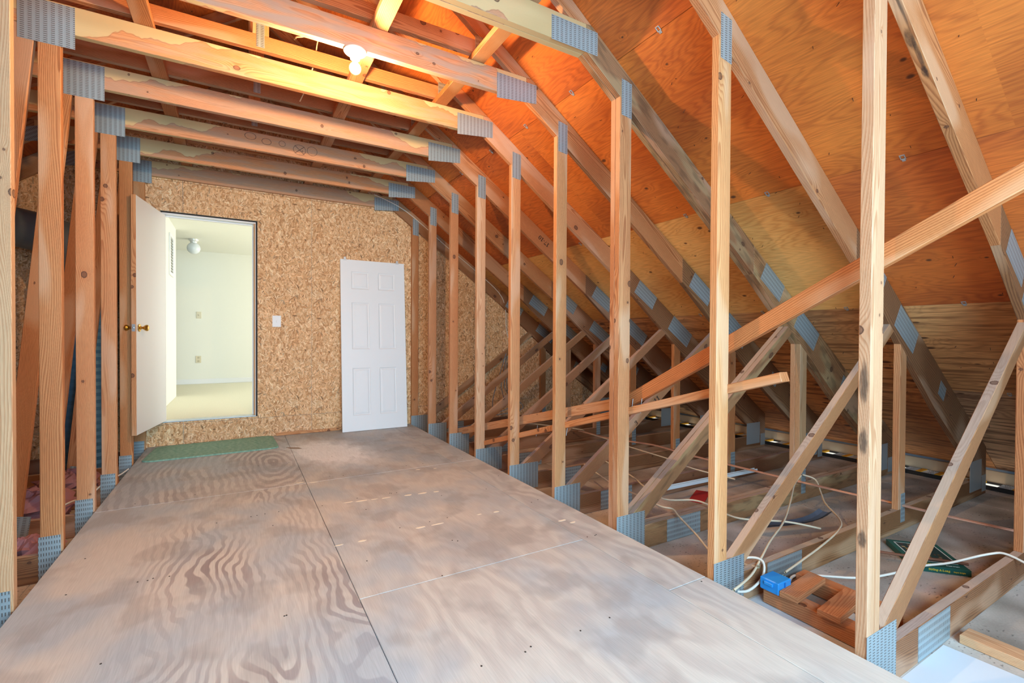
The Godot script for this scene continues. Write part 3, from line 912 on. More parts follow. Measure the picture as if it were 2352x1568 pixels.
# ------------------------------------------------------------------ doorway, door and the room beyond
func doorway():
	# jambs, head and sill
	var tr := setting("trim_1", Vector3(-0.245, 0.226, -5.7))
	var raw := sm(c8(196, 150, 110), 0.7)
	box_obj("door_jamb", Vector3(-0.648, 0.236, 5.692), Vector3(-0.627, 2.262, 5.80), M.white, tr, 0.002)
	box_obj("door_jamb", Vector3(0.137, 0.236, 5.699), Vector3(0.157, 2.262, 5.80), M.white, tr, 0.002)
	box_obj("jamb_edge", Vector3(0.137, 0.236, 5.686), Vector3(0.152, 2.262, 5.698), raw, tr, 0.001)
	box_obj("head_jamb", Vector3(-0.648, 2.2625, 5.692), Vector3(0.157, 2.278, 5.80), M.white, tr, 0.002)
	box_obj("door_stop", Vector3(0.124, 0.24, 5.75), Vector3(0.1365, 2.25, 5.78), M.white, tr, 0.002)
	box_obj("door_stop", Vector3(-0.6265, 2.249, 5.75), Vector3(0.1235, 2.262, 5.78), M.white, tr, 0.002)
	box_obj("sill_strip", Vector3(-0.648, 0.2265, 5.688), Vector3(0.157, 0.2355, 5.80), sm(c8(206, 214, 220), 0.35, 0.5), tr, 0.002)
	box_obj("felt_strip", Vector3(0.1585, 0.226, 5.6975), Vector3(0.171, 2.292, 5.7035), M.dark, tr)
	box_obj("felt_strip", Vector3(-0.658, 2.2795, 5.6975), Vector3(0.158, 2.292, 5.7035), M.dark, tr)
	# the open slab: built closed along x from the hinge, then swung into the attic
	var d := setting("door_1", Vector3(-0.634, 0.243, -5.682))
	var w := 0.728
	var hgt := 2.005
	var hinge := Transform3D(Basis(Vector3.UP, -PI / 2 - 0.168).rotated(Vector3.UP, 0.0), Vector3(-0.634, 0.243, -5.682))
	var swing := func(m: MB) -> ArrayMesh:
		for i in m.v.size():
			m.v[i] = hinge * m.v[i]; m.n[i] = hinge.basis * m.n[i]
		return m.done()
	var m := MB.new()
	m.box(Vector3(0, 0, -0.017), Vector3(w - 0.004, hgt, 0.017), Color.WHITE, 0.002)
	obj("door_slab", swing.call(m), sm(c8(232, 232, 230), 0.45), d)
	m = MB.new()
	stick(m, Vector3(w - 0.002, 0.0, 0), Vector3(w - 0.002, hgt, 0), 0.035, 0.005, Vector3(0, 0, 1), 3, Color(1.0, 0.94, 0.9))
	obj("door_edge", swing.call(m), M.wood, d).set_meta("label", "bare wooden edge of the door")
	for s in [1.0, -1.0]:
		m = MB.new()
		m.lathe(Vector3(w - 0.065, 0.90, s * 0.0175), [[0.0, 0.0], [0.033, 0.0], [0.032, 0.006], [0.016, 0.010], [0.011, 0.018], [0.011, 0.030], [0.020, 0.038], [0.027, 0.050], [0.027, 0.058], [0.020, 0.066], [0.0, 0.068]], 20, Color.WHITE, Vector3(0, 0, s))
		obj("door_knob", swing.call(m), M.brass, d)
	m = MB.new()
	m.box(Vector3(w + 0.0006, 0.87, -0.012), Vector3(w + 0.002, 0.93, 0.012), Color.WHITE, 0.0004)
	m.lathe(Vector3(w + 0.002, 0.90, 0), [[0.0, 0.008], [0.007, 0.006], [0.008, 0.0]], 12, Color.WHITE, Vector3(1, 0, 0))
	obj("latch_plate", swing.call(m), M.zinc, d)
	for y in [0.2, 1.0, 1.8]:
		m = MB.new()
		m.tube([Vector3(-0.004, y - 0.045, 0.019), Vector3(-0.004, y + 0.045, 0.019)], 0.006, 8)
		obj("hinge", swing.call(m), M.brass, d)
	# room beyond
	var f2 := setting("floor_002")
	var carpet := sm(c8(214, 206, 178), 0.95)
	var nt := NoiseTexture2D.new()
	nt.width = 256; nt.height = 256; nt.seamless = true
	nt.noise = noise(77, 0.2, 2)
	var rp := Gradient.new()
	rp.set_color(0, c8(214, 210, 186)); rp.set_color(1, c8(236, 233, 214))
	nt.color_ramp = rp
	carpet.albedo_texture = nt
	carpet.albedo_color = Color.WHITE
	carpet.uv1_triplanar = true; carpet.uv1_scale = Vector3(2, 2, 2)
	box_obj("carpet", Vector3(-3.0, 0.14, 5.812), Vector3(3.0, 0.236, 9.8), carpet, f2)
	var wc := setting("wall_hall_left", Vector3(-0.8, 0.236, -6.8))
	box_obj("wall_board", Vector3(-0.86, 0.2365, 5.812), Vector3(-0.745, 2.53, 7.92), M.wall, wc, 0.003)
	var w2 := setting("wall_hall_back", Vector3(0, 0.236, -9.85))
	box_obj("wall_board", Vector3(-3.1, 0.14, 9.8), Vector3(3.1, 2.7, 9.9), M.wall, w2)
	var w3 := setting("wall_hall_right", Vector3(3.05, 0.236, -7.8))
	for q in [[5.812, 0.14, 6.6, 2.7], [9.3, 0.14, 9.8, 2.7], [6.6, 0.14, 9.3, 0.75], [6.6, 2.3, 9.3, 2.7]]:
		box_obj("wall_board", Vector3(3.0, q[1], q[0]), Vector3(3.1, q[3], q[2]), M.wall, w3)
	var w4 := setting("wall_hall_side", Vector3(-3.05, 0.236, -7.8))
	box_obj("wall_board", Vector3(-3.1, 0.14, 5.812), Vector3(-3.0, 2.7, 9.8), M.wall, w4)
	var c2 := setting("ceiling_001", Vector3(0, 2.53, -7.8))
	box_obj("ceiling_board", Vector3(-3.0, 2.53, 5.812), Vector3(3.0, 2.7, 9.8), M.wall, c2)
	var bb := setting("baseboard_back", Vector3(0, 0.236, -9.79))
	box_obj("baseboard", Vector3(-3.0, 0.2365, 9.785), Vector3(3.0, 0.32, 9.7995), M.white, bb, 0.003)
	# framed return grille on the left wall of the room
	var g := thing("wall_grille", "white framed grille high on the side wall seen through the doorway", "wall grille", Vector3(-0.744, 1.83, -7.34))
	for q in [[7.16, 1.83, 7.52, 1.87], [7.16, 2.31, 7.52, 2.35], [7.16, 1.87, 7.20, 2.31], [7.48, 1.87, 7.52, 2.31]]:
		box_obj("grille_frame", Vector3(-0.7445, q[1], q[0]), Vector3(-0.728, q[3], q[2]), M.white, g, 0.003)
	for i in 12:
		var y := 1.885 + i * 0.036
		box_obj("grille_slat", Vector3(-0.742, y, 7.201), Vector3(-0.733, y + 0.012, 7.479), sm(c8(150, 152, 150), 0.6), g)
	# globe light
	var gl := thing("globe_light", "white glass globe ceiling light in the bright room through the doorway", "ceiling light", Vector3(-0.589, 2.53, -8.6))
	m = MB.new()
	m.lathe(Vector3(-0.589, 2.472, -8.6), [[0.0, 0.0], [0.042, 0.0], [0.045, 0.022], [0.062, 0.034], [0.066, 0.0575]], 24)
	obj("ceiling_mount", m.done(), sm(c8(222, 222, 220), 0.35, 0.3), gl)
	m = MB.new()
	var pr := []
	for i in 15:
		var a := PI * i / 14.0 * 0.86
		pr.append([0.088 * sin(a), -0.088 * cos(a)])
	m.lathe(Vector3(-0.589, 2.396, -8.6), pr, 28)
	obj("glass_globe", m.done(), sm(c8(222, 228, 232), 0.25), gl)
	# switch and outlet on the far wall of the room
	var s1 := thing("light_switch", "small beige light switch on the pale wall beyond the doorway", "light switch", Vector3(-0.598, 1.43, -9.8))
	box_obj("cover_plate", Vector3(-0.636, 1.37, 9.793), Vector3(-0.56, 1.487, 9.7995), sm(c8(222, 214, 190), 0.5), s1, 0.003)
	box_obj("toggle", Vector3(-0.603, 1.418, 9.783), Vector3(-0.593, 1.44, 9.7935), sm(c8(206, 198, 174), 0.5), s1, 0.002)
	var s2 := thing("wall_outlet", "beige power outlet low on the pale wall beyond the doorway", "outlet", Vector3(-0.606, 0.66, -9.8))
	box_obj("cover_plate", Vector3(-0.646, 0.602, 9.793), Vector3(-0.566, 0.722, 9.7995), sm(c8(218, 208, 180), 0.5), s2, 0.003)
	for y in [0.632, 0.692]:
		m = MB.new()
		m.lathe(Vector3(-0.606, y, -9.793), [[0.017, 0.0], [0.016, 0.002], [0.0, 0.002]], 16, Color.WHITE, Vector3(0, 0, 1))
		obj("socket", m.done(), sm(c8(190, 180, 152), 0.5), s2)
	# switch on the strand board
	var s3 := thing("light_switch", "white light switch plate on the strand board wall right of the doorway", "light switch", Vector3(0.354, 1.24, -5.69))
	box_obj("cover_plate", Vector3(0.312, 1.176, 5.683), Vector3(0.396, 1.299, 5.6895), M.white, s3, 0.003)
	box_obj("toggle", Vector3(0.349, 1.226, 5.671), Vector3(0.359, 1.25, 5.6832), M.white, s3, 0.002)

func leaning_door():
	var x0 := 1.003
	var w := 0.742
	var h := 1.965
	var t := thing("panel_door", "white six-panel door leaning upright against the strand board wall", "door", Vector3(x0 + w / 2, 0.0, -5.50))
	var lean := atan2(0.15, h)
	var tf := Transform3D(Basis(Vector3.RIGHT, -lean), Vector3(x0, 0.003, -5.505))
	var place := func(m: MB) -> ArrayMesh:
		for i in m.v.size():
			m.v[i] = tf * m.v[i]; m.n[i] = tf.basis * m.n[i]
		return m.done()
	var th := 0.035
	var m := MB.new()
	m.box(Vector3(0, 0, -th), Vector3(w, h, -0.012), Color.WHITE, 0.002)
	# stiles and rails of the face, the panels between them
	var xs := [0.0, 0.118, 0.318, 0.424, 0.624, w]
	var ys := [0.0, 0.175, 0.715, 0.93, 1.47, 1.625, 1.83, h]
	for i in 5:
		for j in 7:
			if i % 2 == 1 and j % 2 == 1: continue
			m.box(Vector3(xs[i], ys[j], -0.0121), Vector3(xs[i + 1], ys[j + 1], 0.0))
	obj("door_slab", place.call(m), M.door, t)
	for i in [1, 3]:
		for j in [1, 3, 5]:
			m = MB.new()
			var rings := []
			for e in [[0.0, 0.0], [0.008, -0.007], [0.014, -0.0085], [0.030, -0.0025], [0.036, -0.0025], [0.037, -0.001]]:
				var b: float = e[0]
				rings.append([Vector3(xs[i] + b, ys[j] + b, e[1]), Vector3(xs[i + 1] - b, ys[j] + b, e[1]), Vector3(xs[i + 1] - b, ys[j + 1] - b, e[1]), Vector3(xs[i] + b, ys[j + 1] - b, e[1])])
			for r in rings.size() - 1:
				for k in 4:
					var l := (k + 1) % 4
					m.quad(rings[r][k], rings[r][l], rings[r + 1][l], rings[r + 1][k])
			var z: Array = rings[-1]
			m.quad(z[0], z[1], z[2], z[3])
			obj("door_panel", place.call(m), M.door, t)
	for x in [0.05, 0.655]:
		m = MB.new()
		m.box(Vector3(x - 0.02, h - 0.012, 0.001), Vector3(x + 0.02, h + 0.004, 0.005), Color.WHITE, 0.001)
		m.lathe(Vector3(x, h + 0.016, 0.003), [[0.0, 0.008], [0.013, 0.007], [0.015, 0.0], [0.013, -0.006], [0.0, -0.007]], 14, Color.WHITE, Vector3(0, 0, 1))
		obj("roller_hanger", place.call(m), sm(c8(214, 218, 220), 0.35, 0.2), t)

# ------------------------------------------------------------------ loose things
func lamp():
	var at := Vector3(0.538, 2.604, -2.613)
	var t := thing("ceiling_lamp", "bare glowing bulb in a round white lampholder under the collar beam", "ceiling lamp", at)
	var m := MB.new()
	m.lathe(at, [[0.0, -0.0005], [0.056, -0.0005], [0.058, -0.008], [0.052, -0.014], [0.034, -0.022], [0.026, -0.034], [0.024, -0.046], [0.021, -0.048], [0.0, -0.046]], 32)
	obj("lampholder", m.done(), sm(c8(240, 236, 228), 0.35), t)
	m = MB.new()
	var pr := [[0.0125, -0.046], [0.0125, -0.056], [0.017, -0.068]]
	for i in 11:
		var a := -0.75 + (PI / 2 + 0.75) * i / 10.0
		pr.append([0.0315 * cos(a), -0.094 - 0.0315 * sin(a)])
	m.lathe(at, pr, 28)
	var glow := sm(c8(255, 240, 214), 0.4)
	glow.emission_enabled = true
	glow.emission = Color(1.0, 0.78, 0.48)
	glow.emission_energy_multiplier = 3.0
	obj("light_bulb", m.done(), glow, t)
	var l := OmniLight3D.new()
	l.name = "bulb_light"
	l.position = at + Vector3(0, -0.097, 0) - t.position
	l.light_color = Color(1.0, 0.80, 0.56)
	l.light_energy = BULB
	l.omni_range = 30.0
	l.omni_attenuation = 2.0
	l.light_size = 0.03
	l.shadow_enabled = true
	t.add_child(l)

func smudge(parent: Node3D, at: Vector3, u: Vector3, w: Vector3, dark := 0.5):
	# a soot-grey stain in the wood, fading out at its rim
	if not M.has("smudge"):
		var S := 64
		var img := Image.create(S, S, false, Image.FORMAT_RGBA8)
		var nz := noise(8, 0.05, 3)
		for y in S:
			for x in S:
				var d := Vector2(x - 31.5, y - 31.5).length() / 31.5
				img.set_pixel(x, y, Color(0.16, 0.16, 0.17, clampf((1.0 - d) * 1.5 + 0.6 * nz.get_noise_2d(x, y), 0.0, 1.0) * smoothstep(1.0, 0.7, d)))
		M.smudge = sm(Color(1, 1, 1, dark), 0.8, 0.0, tex(img))
		M.smudge.transparency = BaseMaterial3D.TRANSPARENCY_ALPHA
	var m := MB.new()
	m.quad(at - u - w, at + u - w, at + u + w, at - u + w, Vector2(0, 1), Vector2(1, 1), Vector2(1, 0), Vector2(0, 0))
	obj("stain", m.done(), M.smudge, parent)

func small_things():
	var near := find_child("roof_truss", false, false) as Node3D
	for q in [[0.935, 0.095], [0.735, 0.06], [0.40, 0.04]]:
		smudge(near, Vector3(XR - 0.0006, q[0], -z_of(1) - 0.019), Vector3(0, 0, 0.018), Vector3(0, q[1], 0))
	for q in [[1.98, 0.20, 0.008], [2.16, 0.05, 0.017], [2.22, 0.10, 0.010], [2.28, 0.03, 0.013]]:
		var yy: float = roof(q[0]) - 0.17 - 0.03 * (q[0] - 1.6) / 1.5 - 0.0008
		smudge(near, Vector3(q[0], yy, -z_of(1) - 0.003 - q[2]), Vector3(0, 0, q[2]), Vector3(q[1], -q[1] * 0.73, 0))
	rng.seed = 314
	# lengthwise strips laid on the collar beams
	var pl := ["flat lengthwise strip on the collar beams left of the bulb", "flat lengthwise strip on the collar beams just right of the bulb", "flat lengthwise strip on the collar beams nearest the right slope"]
	var i := 0
	for x in [-0.44, 0.663, 1.255]:
		var m := MB.new()
		stick(m, Vector3(x, 2.7665, -1.3), Vector3(x, 2.7665, -5.68), 0.088, 0.036, Vector3.RIGHT, [0, 4, 2][i], tint())
		tag(obj("ceiling_batten", m.done(), M.wood), pl[i], "batten", "lengthwise strips above the collar beams")
		i += 1
	# braces behind the right-hand studs
	var br := [
		["low brace board behind the right-hand studs, its cut end showing past the second stud", [1.950, 0.085, 3.93], [1.950, 0.925, 1.12], 0.040, 0.058, 3],
		["upper of the two low braces, rising from the far studs to the doubled truss", [1.990, 0.095, 4.52], [1.990, 0.715, 2.02], 0.066, 0.034, 8],
		["steep brace board rising from the doubled truss across the nearest right-hand stud", [1.985, 0.712, 2.045], [1.985, 1.66, 0.26], 0.072, 0.034, 0]]
	for q in br:
		var m := MB.new()
		stick(m, Vector3(q[1][0], q[1][1], -q[1][2]), Vector3(q[2][0], q[2][1], -q[2][2]), q[3], q[4], Vector3.UP, q[5], Color(1.0, 0.86, 0.74) if q[5] == 0 else Color(0.98, 0.86, 0.78), true)
		tag(obj("brace_board", m.done(), M.wood), q[0], "brace")
	# nails sticking out of the braces
	for q in [[1.965, 0.70, 2.0, "bright nail standing beside the doubled truss stud at the crossing of two braces"], [1.965, 0.71, 1.93, "right-hand of the two bright nails at the crossing of the braces"], [1.965, 0.455, 2.62, "bent nail hanging from the low brace with a tangle of splinters"], [1.965, 0.38, 3.0, "nail under the low brace between the far studs"]]:
		var m := MB.new()
		m.tube([Vector3(q[0], q[1] + 0.03, -q[2]), Vector3(q[0] - 0.015, q[1] - 0.05, -q[2] + 0.004)], 0.0017, 5)
		tag(obj("nail", m.done(), M.zinc), q[3], "nail", "nails through the braces")
	# green mat
	var m := MB.new()
	var a := PackedVector2Array()
	for c in [[-0.63, 5.07, 180], [0.245, 5.10, 270], [0.225, 5.60, 0], [-0.60, 5.54, 90]]:
		for k in 7:
			var an := deg_to_rad(c[2] + k * 15.0)
			a.append(Vector2(c[0] + cos(an) * 0.09, c[1] + sin(an) * 0.09 * 0.75))
	m.plan(a, 0.0006, 0.013, 0.004, Vector2(3, 3))
	var nt := NoiseTexture2D.new()
	nt.width = 512; nt.height = 512; nt.seamless = true; nt.noise = noise(33, 0.015, 5)
	var rp := Gradient.new()
	rp.set_color(0, c8(106, 150, 132)); rp.set_color(1, c8(158, 190, 170))
	nt.color_ramp = rp
	tag(obj("door_mat", m.done(), sm(Color.WHITE, 0.92, 0.0, nt)), "faded green mat with rounded corners on the floor before the doorway", "mat")
	# wood strip at the wall foot
	m = MB.new()
	stick(m, Vector3(0.345, 0.016, -5.672), Vector3(1.0, 0.016, -5.672), 0.03, 0.014, Vector3.UP, 3, Color(1, 0.98, 0.95))
	tag(obj("wood_strip", m.done(), M.wood), "thin pale wooden strip at the foot of the strand board wall", "wood strip")
	# scrap of card
	m = MB.new()
	m.plan(PackedVector2Array([Vector2(0.395, 5.035), Vector2(0.43, 4.96), Vector2(0.52, 4.91), Vector2(0.50, 4.97)]), 0.0004, 0.003, 0.0006)
	tag(obj("card_scrap", m.done(), sm(c8(150, 126, 104), 0.9)), "brown scrap of card lying on the floor by the mat", "card scrap")
	# frame of short blocks below the floor edge
	var t := thing("block_frame", "small open frame of reddish wooden blocks between the two nearest trusses", "wood frame", Vector3(2.27, DECK, -1.11))
	for q in [[[2.165, -0.117, 1.31], [2.165, -0.117, 0.90], 0.075, 0.070, "rail"], [[2.435, -0.117, 1.31], [2.435, -0.117, 0.90], 0.075, 0.07, "rail"], [[2.11, -0.066, 1.185], [2.40, -0.066, 1.215], 0.075, 0.028, "cross_block"], [[2.11, -0.066, 1.02], [2.40, -0.066, 1.05], 0.085, 0.028, "cross_block"]]:
		m = MB.new()
		var side := Vector3.RIGHT if q[4] == "rail" else Vector3(0, 0, 1)
		stick(m, Vector3(q[0][0], q[0][1], -q[0][2]), Vector3(q[1][0], q[1][1], -q[1][2]), q[2], q[3], side, 3, Color(0.92, 0.80, 0.80))
		obj(q[4], m.done(), M.wood, t)
	# blue box
	var bx := thing("junction_box", "bright blue plastic junction box on the corner of the block frame", "junction box", Vector3(2.155, -0.08, -1.26))
	var bm := sm(c8(40, 146, 226), 0.4)
	box_obj("box_body", Vector3(2.105, -0.0805, 1.2255), Vector3(2.205, -0.025, 1.315), bm, bx, 0.004)
	box_obj("box_rib", Vector3(2.148, -0.075, 1.2215), Vector3(2.154, -0.03, 1.2255), sm(c8(24, 110, 190), 0.4), bx)
	box_obj("box_ear", Vector3(2.095, -0.05, 1.25), Vector3(2.1055, -0.035, 1.29), bm, bx, 0.002)
	# loose board bottom right
	m = MB.new()
	stick(m, Vector3(2.585, DECK + 0.019, -0.735), Vector3(2.575, DECK + 0.019, -0.10), 0.09, 0.037, Vector3.RIGHT, 8, Color(1, 0.95, 0.9))
	tag(obj("loose_board", m.done(), M.wood), "loose cut length of lumber lying below the nearest truss", "board")
	# craft kit box
	var kt := thing("craft_kit_box", "flat dark green craft kit box with yellow lettering lying between the trusses", "box", Vector3(3.33, DECK, -1.11))
	var e1 := Vector3(0.67, 0, 0.742)
	var e2 := Vector3(0.742, 0, -0.67)
	var kb := Transform3D(Basis(e1, Vector3.UP, e1.cross(Vector3.UP)), Vector3(3.335, DECK + 0.001, -1.115))
	var kp := func(mm: MB) -> ArrayMesh:
		for k in mm.v.size():
			mm.v[k] = kb * mm.v[k]; mm.n[k] = kb.basis * mm.n[k]
		return mm.done()
	var kg := sm(c8(22, 88, 80), 0.45)
	m = MB.new()
	m.box(Vector3(-0.125, 0, -0.165), Vector3(0.125, 0.032, 0.165), Color.WHITE, 0.001)
	obj("box_body", kp.call(m), kg, kt)
	m = MB.new()
	m.quad(Vector3(-0.1, 0.0326, 0.105), Vector3(0.1, 0.0326, 0.105), Vector3(0.1, 0.0326, -0.135), Vector3(-0.1, 0.0326, -0.135), Vector2(0, 1), Vector2(1, 1), Vector2(1, 0), Vector2(0, 0))
	obj("lid_picture", kp.call(m), sm(Color.WHITE, 0.4, 0.0, tex(kit_image())), kt)
	for q in [["String-A-Long", 0.0135, Vector3(-0.012, 0.016, 0.166), Vector3.ZERO, c8(232, 206, 64)], ["Super Bright", 0.008, Vector3(0.075, 0.015, 0.166), Vector3.ZERO, c8(232, 206, 64)], ["String-A-Long", 0.012, Vector3(-0.05, 0.0328, 0.135), Vector3(-PI / 2, 0, 0), c8(232, 206, 64)], ["Super Bright", 0.009, Vector3(0.06, 0.0328, 0.135), Vector3(-PI / 2, 0, 0), c8(214, 220, 210)]]:
		var o := obj("lettering", text_mesh(q[0], q[1]), sm(q[4], 0.5), kt)
		o.transform = Transform3D(Basis.IDENTITY, -kt.position) * kb * Transform3D(Basis.from_euler(q[3]), q[2])
	m = MB.new()
	m.lathe(Vector3(-0.108, 0.016, 0.165), [[0.010, 0.0], [0.010, 0.001], [0.0, 0.001]], 14, Color.WHITE, Vector3(0, 0, 1))
	obj("round_emblem", kp.call(m), sm(c8(210, 218, 210), 0.5), kt)
	# stick on the box
	m = MB.new()
	m.tube([Vector3(3.11, -0.112, -1.245), Vector3(3.15, -0.112, -1.19), Vector3(3.31, -0.112, -1.0), Vector3(3.35, -0.112, -0.94)], 0.0075, 7)
	tag(obj("wooden_stake", m.done(), sm(c8(112, 70, 50), 0.8)), "thin dark wooden stake lying across the green box", "stake")
	# red sheet
	m = MB.new()
	m.plan(PackedVector2Array([Vector2(2.95, 2.415), Vector2(2.99, 2.31), Vector2(3.27, 2.46), Vector2(3.21, 2.55)]), DECK + 0.001, DECK + 0.004, 0.0008)
	tag(obj("red_sheet", m.done(), sm(c8(176, 44, 48), 0.6)), "red plastic sheet lying on the ceiling board behind the second stud", "sheet")
	# white channel lengths
	m = MB.new()
	for q in [[-0.016, -0.004, 0.016, 0.0], [-0.016, 0.0, -0.011, 0.022], [0.011, 0.0, 0.016, 0.022]]:
		m.box(Vector3(0, q[1], q[0]), Vector3(1.10, q[3], q[2]), Color.WHITE, 0.001)
	var ct := Transform3D(Basis(Vector3(0.999, 0.0, 0.03).normalized(), Vector3.UP, Vector3(-0.03, 0, 0.999).normalized()), Vector3(2.76, -0.062, -2.49))
	for k in m.v.size():
		m.v[k] = ct * m.v[k]; m.n[k] = ct.basis * m.n[k]
	tag(obj("plastic_channel", m.done(), sm(c8(214, 222, 228), 0.4)), "long white plastic channel lying between the trusses behind the second stud", "channel")
	# dark curved strip
	m = MB.new()
	var prev := []
	for k in 13:
		var f := k / 12.0
		var c := Vector3(lerpf(2.80, 3.30, f), DECK + 0.05 + 0.02 * pow(f, 6.0) * 3.0, -lerpf(1.78, 1.62, f))
		var row := []
		for s in [-1.0, -0.4, 0.4, 1.0]:
			row.append(c + Vector3(0.012 * s, 0.016 * s * s, 0.035 * s))
		if prev:
			for s in 3: m.quad(prev[s], prev[s + 1], row[s + 1], row[s])
			for s in 3:
				var dn := Vector3(0, -0.003, 0)
				m.quad(prev[s + 1] + dn, prev[s] + dn, row[s] + dn, row[s + 1] + dn)
		prev = row
	tag(obj("flashing_strip", m.done(), sm(c8(70, 82, 98), 0.35, 0.2)), "dark curled plastic strip lying behind the second nearest stud", "strip")
	# dark bundle of pink insulation left of the wall
	for q in [[-1.16, 4.2, 0.15, "pink insulation batt showing between the two nearest left-hand studs, upper lump"], [-0.98, 3.45, 0.10, "pink insulation lump at the foot of the nearest left-hand stud"], [-1.12, 4.74, 0.14, "pink insulation batt showing behind the third left-hand stud"]]:
		m = MB.new()
		lump(m, Vector3(q[0], DECK + q[2] * 0.72, -q[1]), Vector3(q[2] * 1.3, q[2] * 0.8, q[2] * 1.25), int(q[1] * 10))
		tag(obj("insulation_batt", m.done(), sm(c8(158, 114, 120), 0.95)), q[3], "insulation", "pink insulation on the left")
	# duct behind the left wall
	var dt := thing("air_duct", "foil air duct behind the left-hand studs near the far wall", "duct", Vector3(-1.12, DECK, -5.3))
	m = MB.new()
	var pr := []
	for k in 60: pr.append([0.20 + 0.006 * (k % 2), k * 0.03])
	m.lathe(Vector3(-1.14, DECK, -5.36), pr, 28)
	obj("duct_riser", m.done(), sm(c8(84, 130, 160), 0.45, 0.5), dt)
	m = MB.new()
	m.tube(curve([Vector3(-1.14, 1.50, -5.36), Vector3(-1.18, 1.75, -5.32), Vector3(-1.34, 1.90, -5.36), Vector3(-1.75, 2.0, -5.45)], 8), 0.16, 20)
	obj("duct_elbow", m.done(), sm(c8(120, 134, 142), 0.5, 0.5), dt)

func lump(m: MB, at: Vector3, rad: Vector3, sd: int):
	var nz := noise(sd, 2.2, 3)
	var P := func(i: int, j: int) -> Vector3:
		var a := PI * i / 14.0
		var b := TAU * j / 22.0
		var d := Vector3(sin(a) * cos(b), cos(a), sin(a) * sin(b))
		var k := 1.0 + 0.45 * nz.get_noise_3dv(d * 1.4) + 0.16 * nz.get_noise_3dv(d * 4.5)
		return at + d * rad * k
	for i in 14:
		for j in 22: m.quad(P.call(i, j), P.call(i, j + 1), P.call(i + 1, j + 1), P.call(i + 1, j))

func kit_image() -> Image:
	var img := Image.create(96, 116, false, Image.FORMAT_RGB8)
	img.fill(c8(206, 214, 208))
	img.fill_rect(Rect2i(3, 3, 90, 110), c8(26, 60, 60))
	var r := RandomNumberGenerator.new()
	r.seed = 3
	for k in 60:
		var c := Color.from_hsv(r.randf() * 0.15, 0.3 + r.randf() * 0.4, 0.25 + r.randf() * 0.5)
		img.fill_rect(Rect2i(r.randi_range(8, 78), r.randi_range(8, 96), r.randi_range(2, 10), r.randi_range(2, 12)), c)
	return img

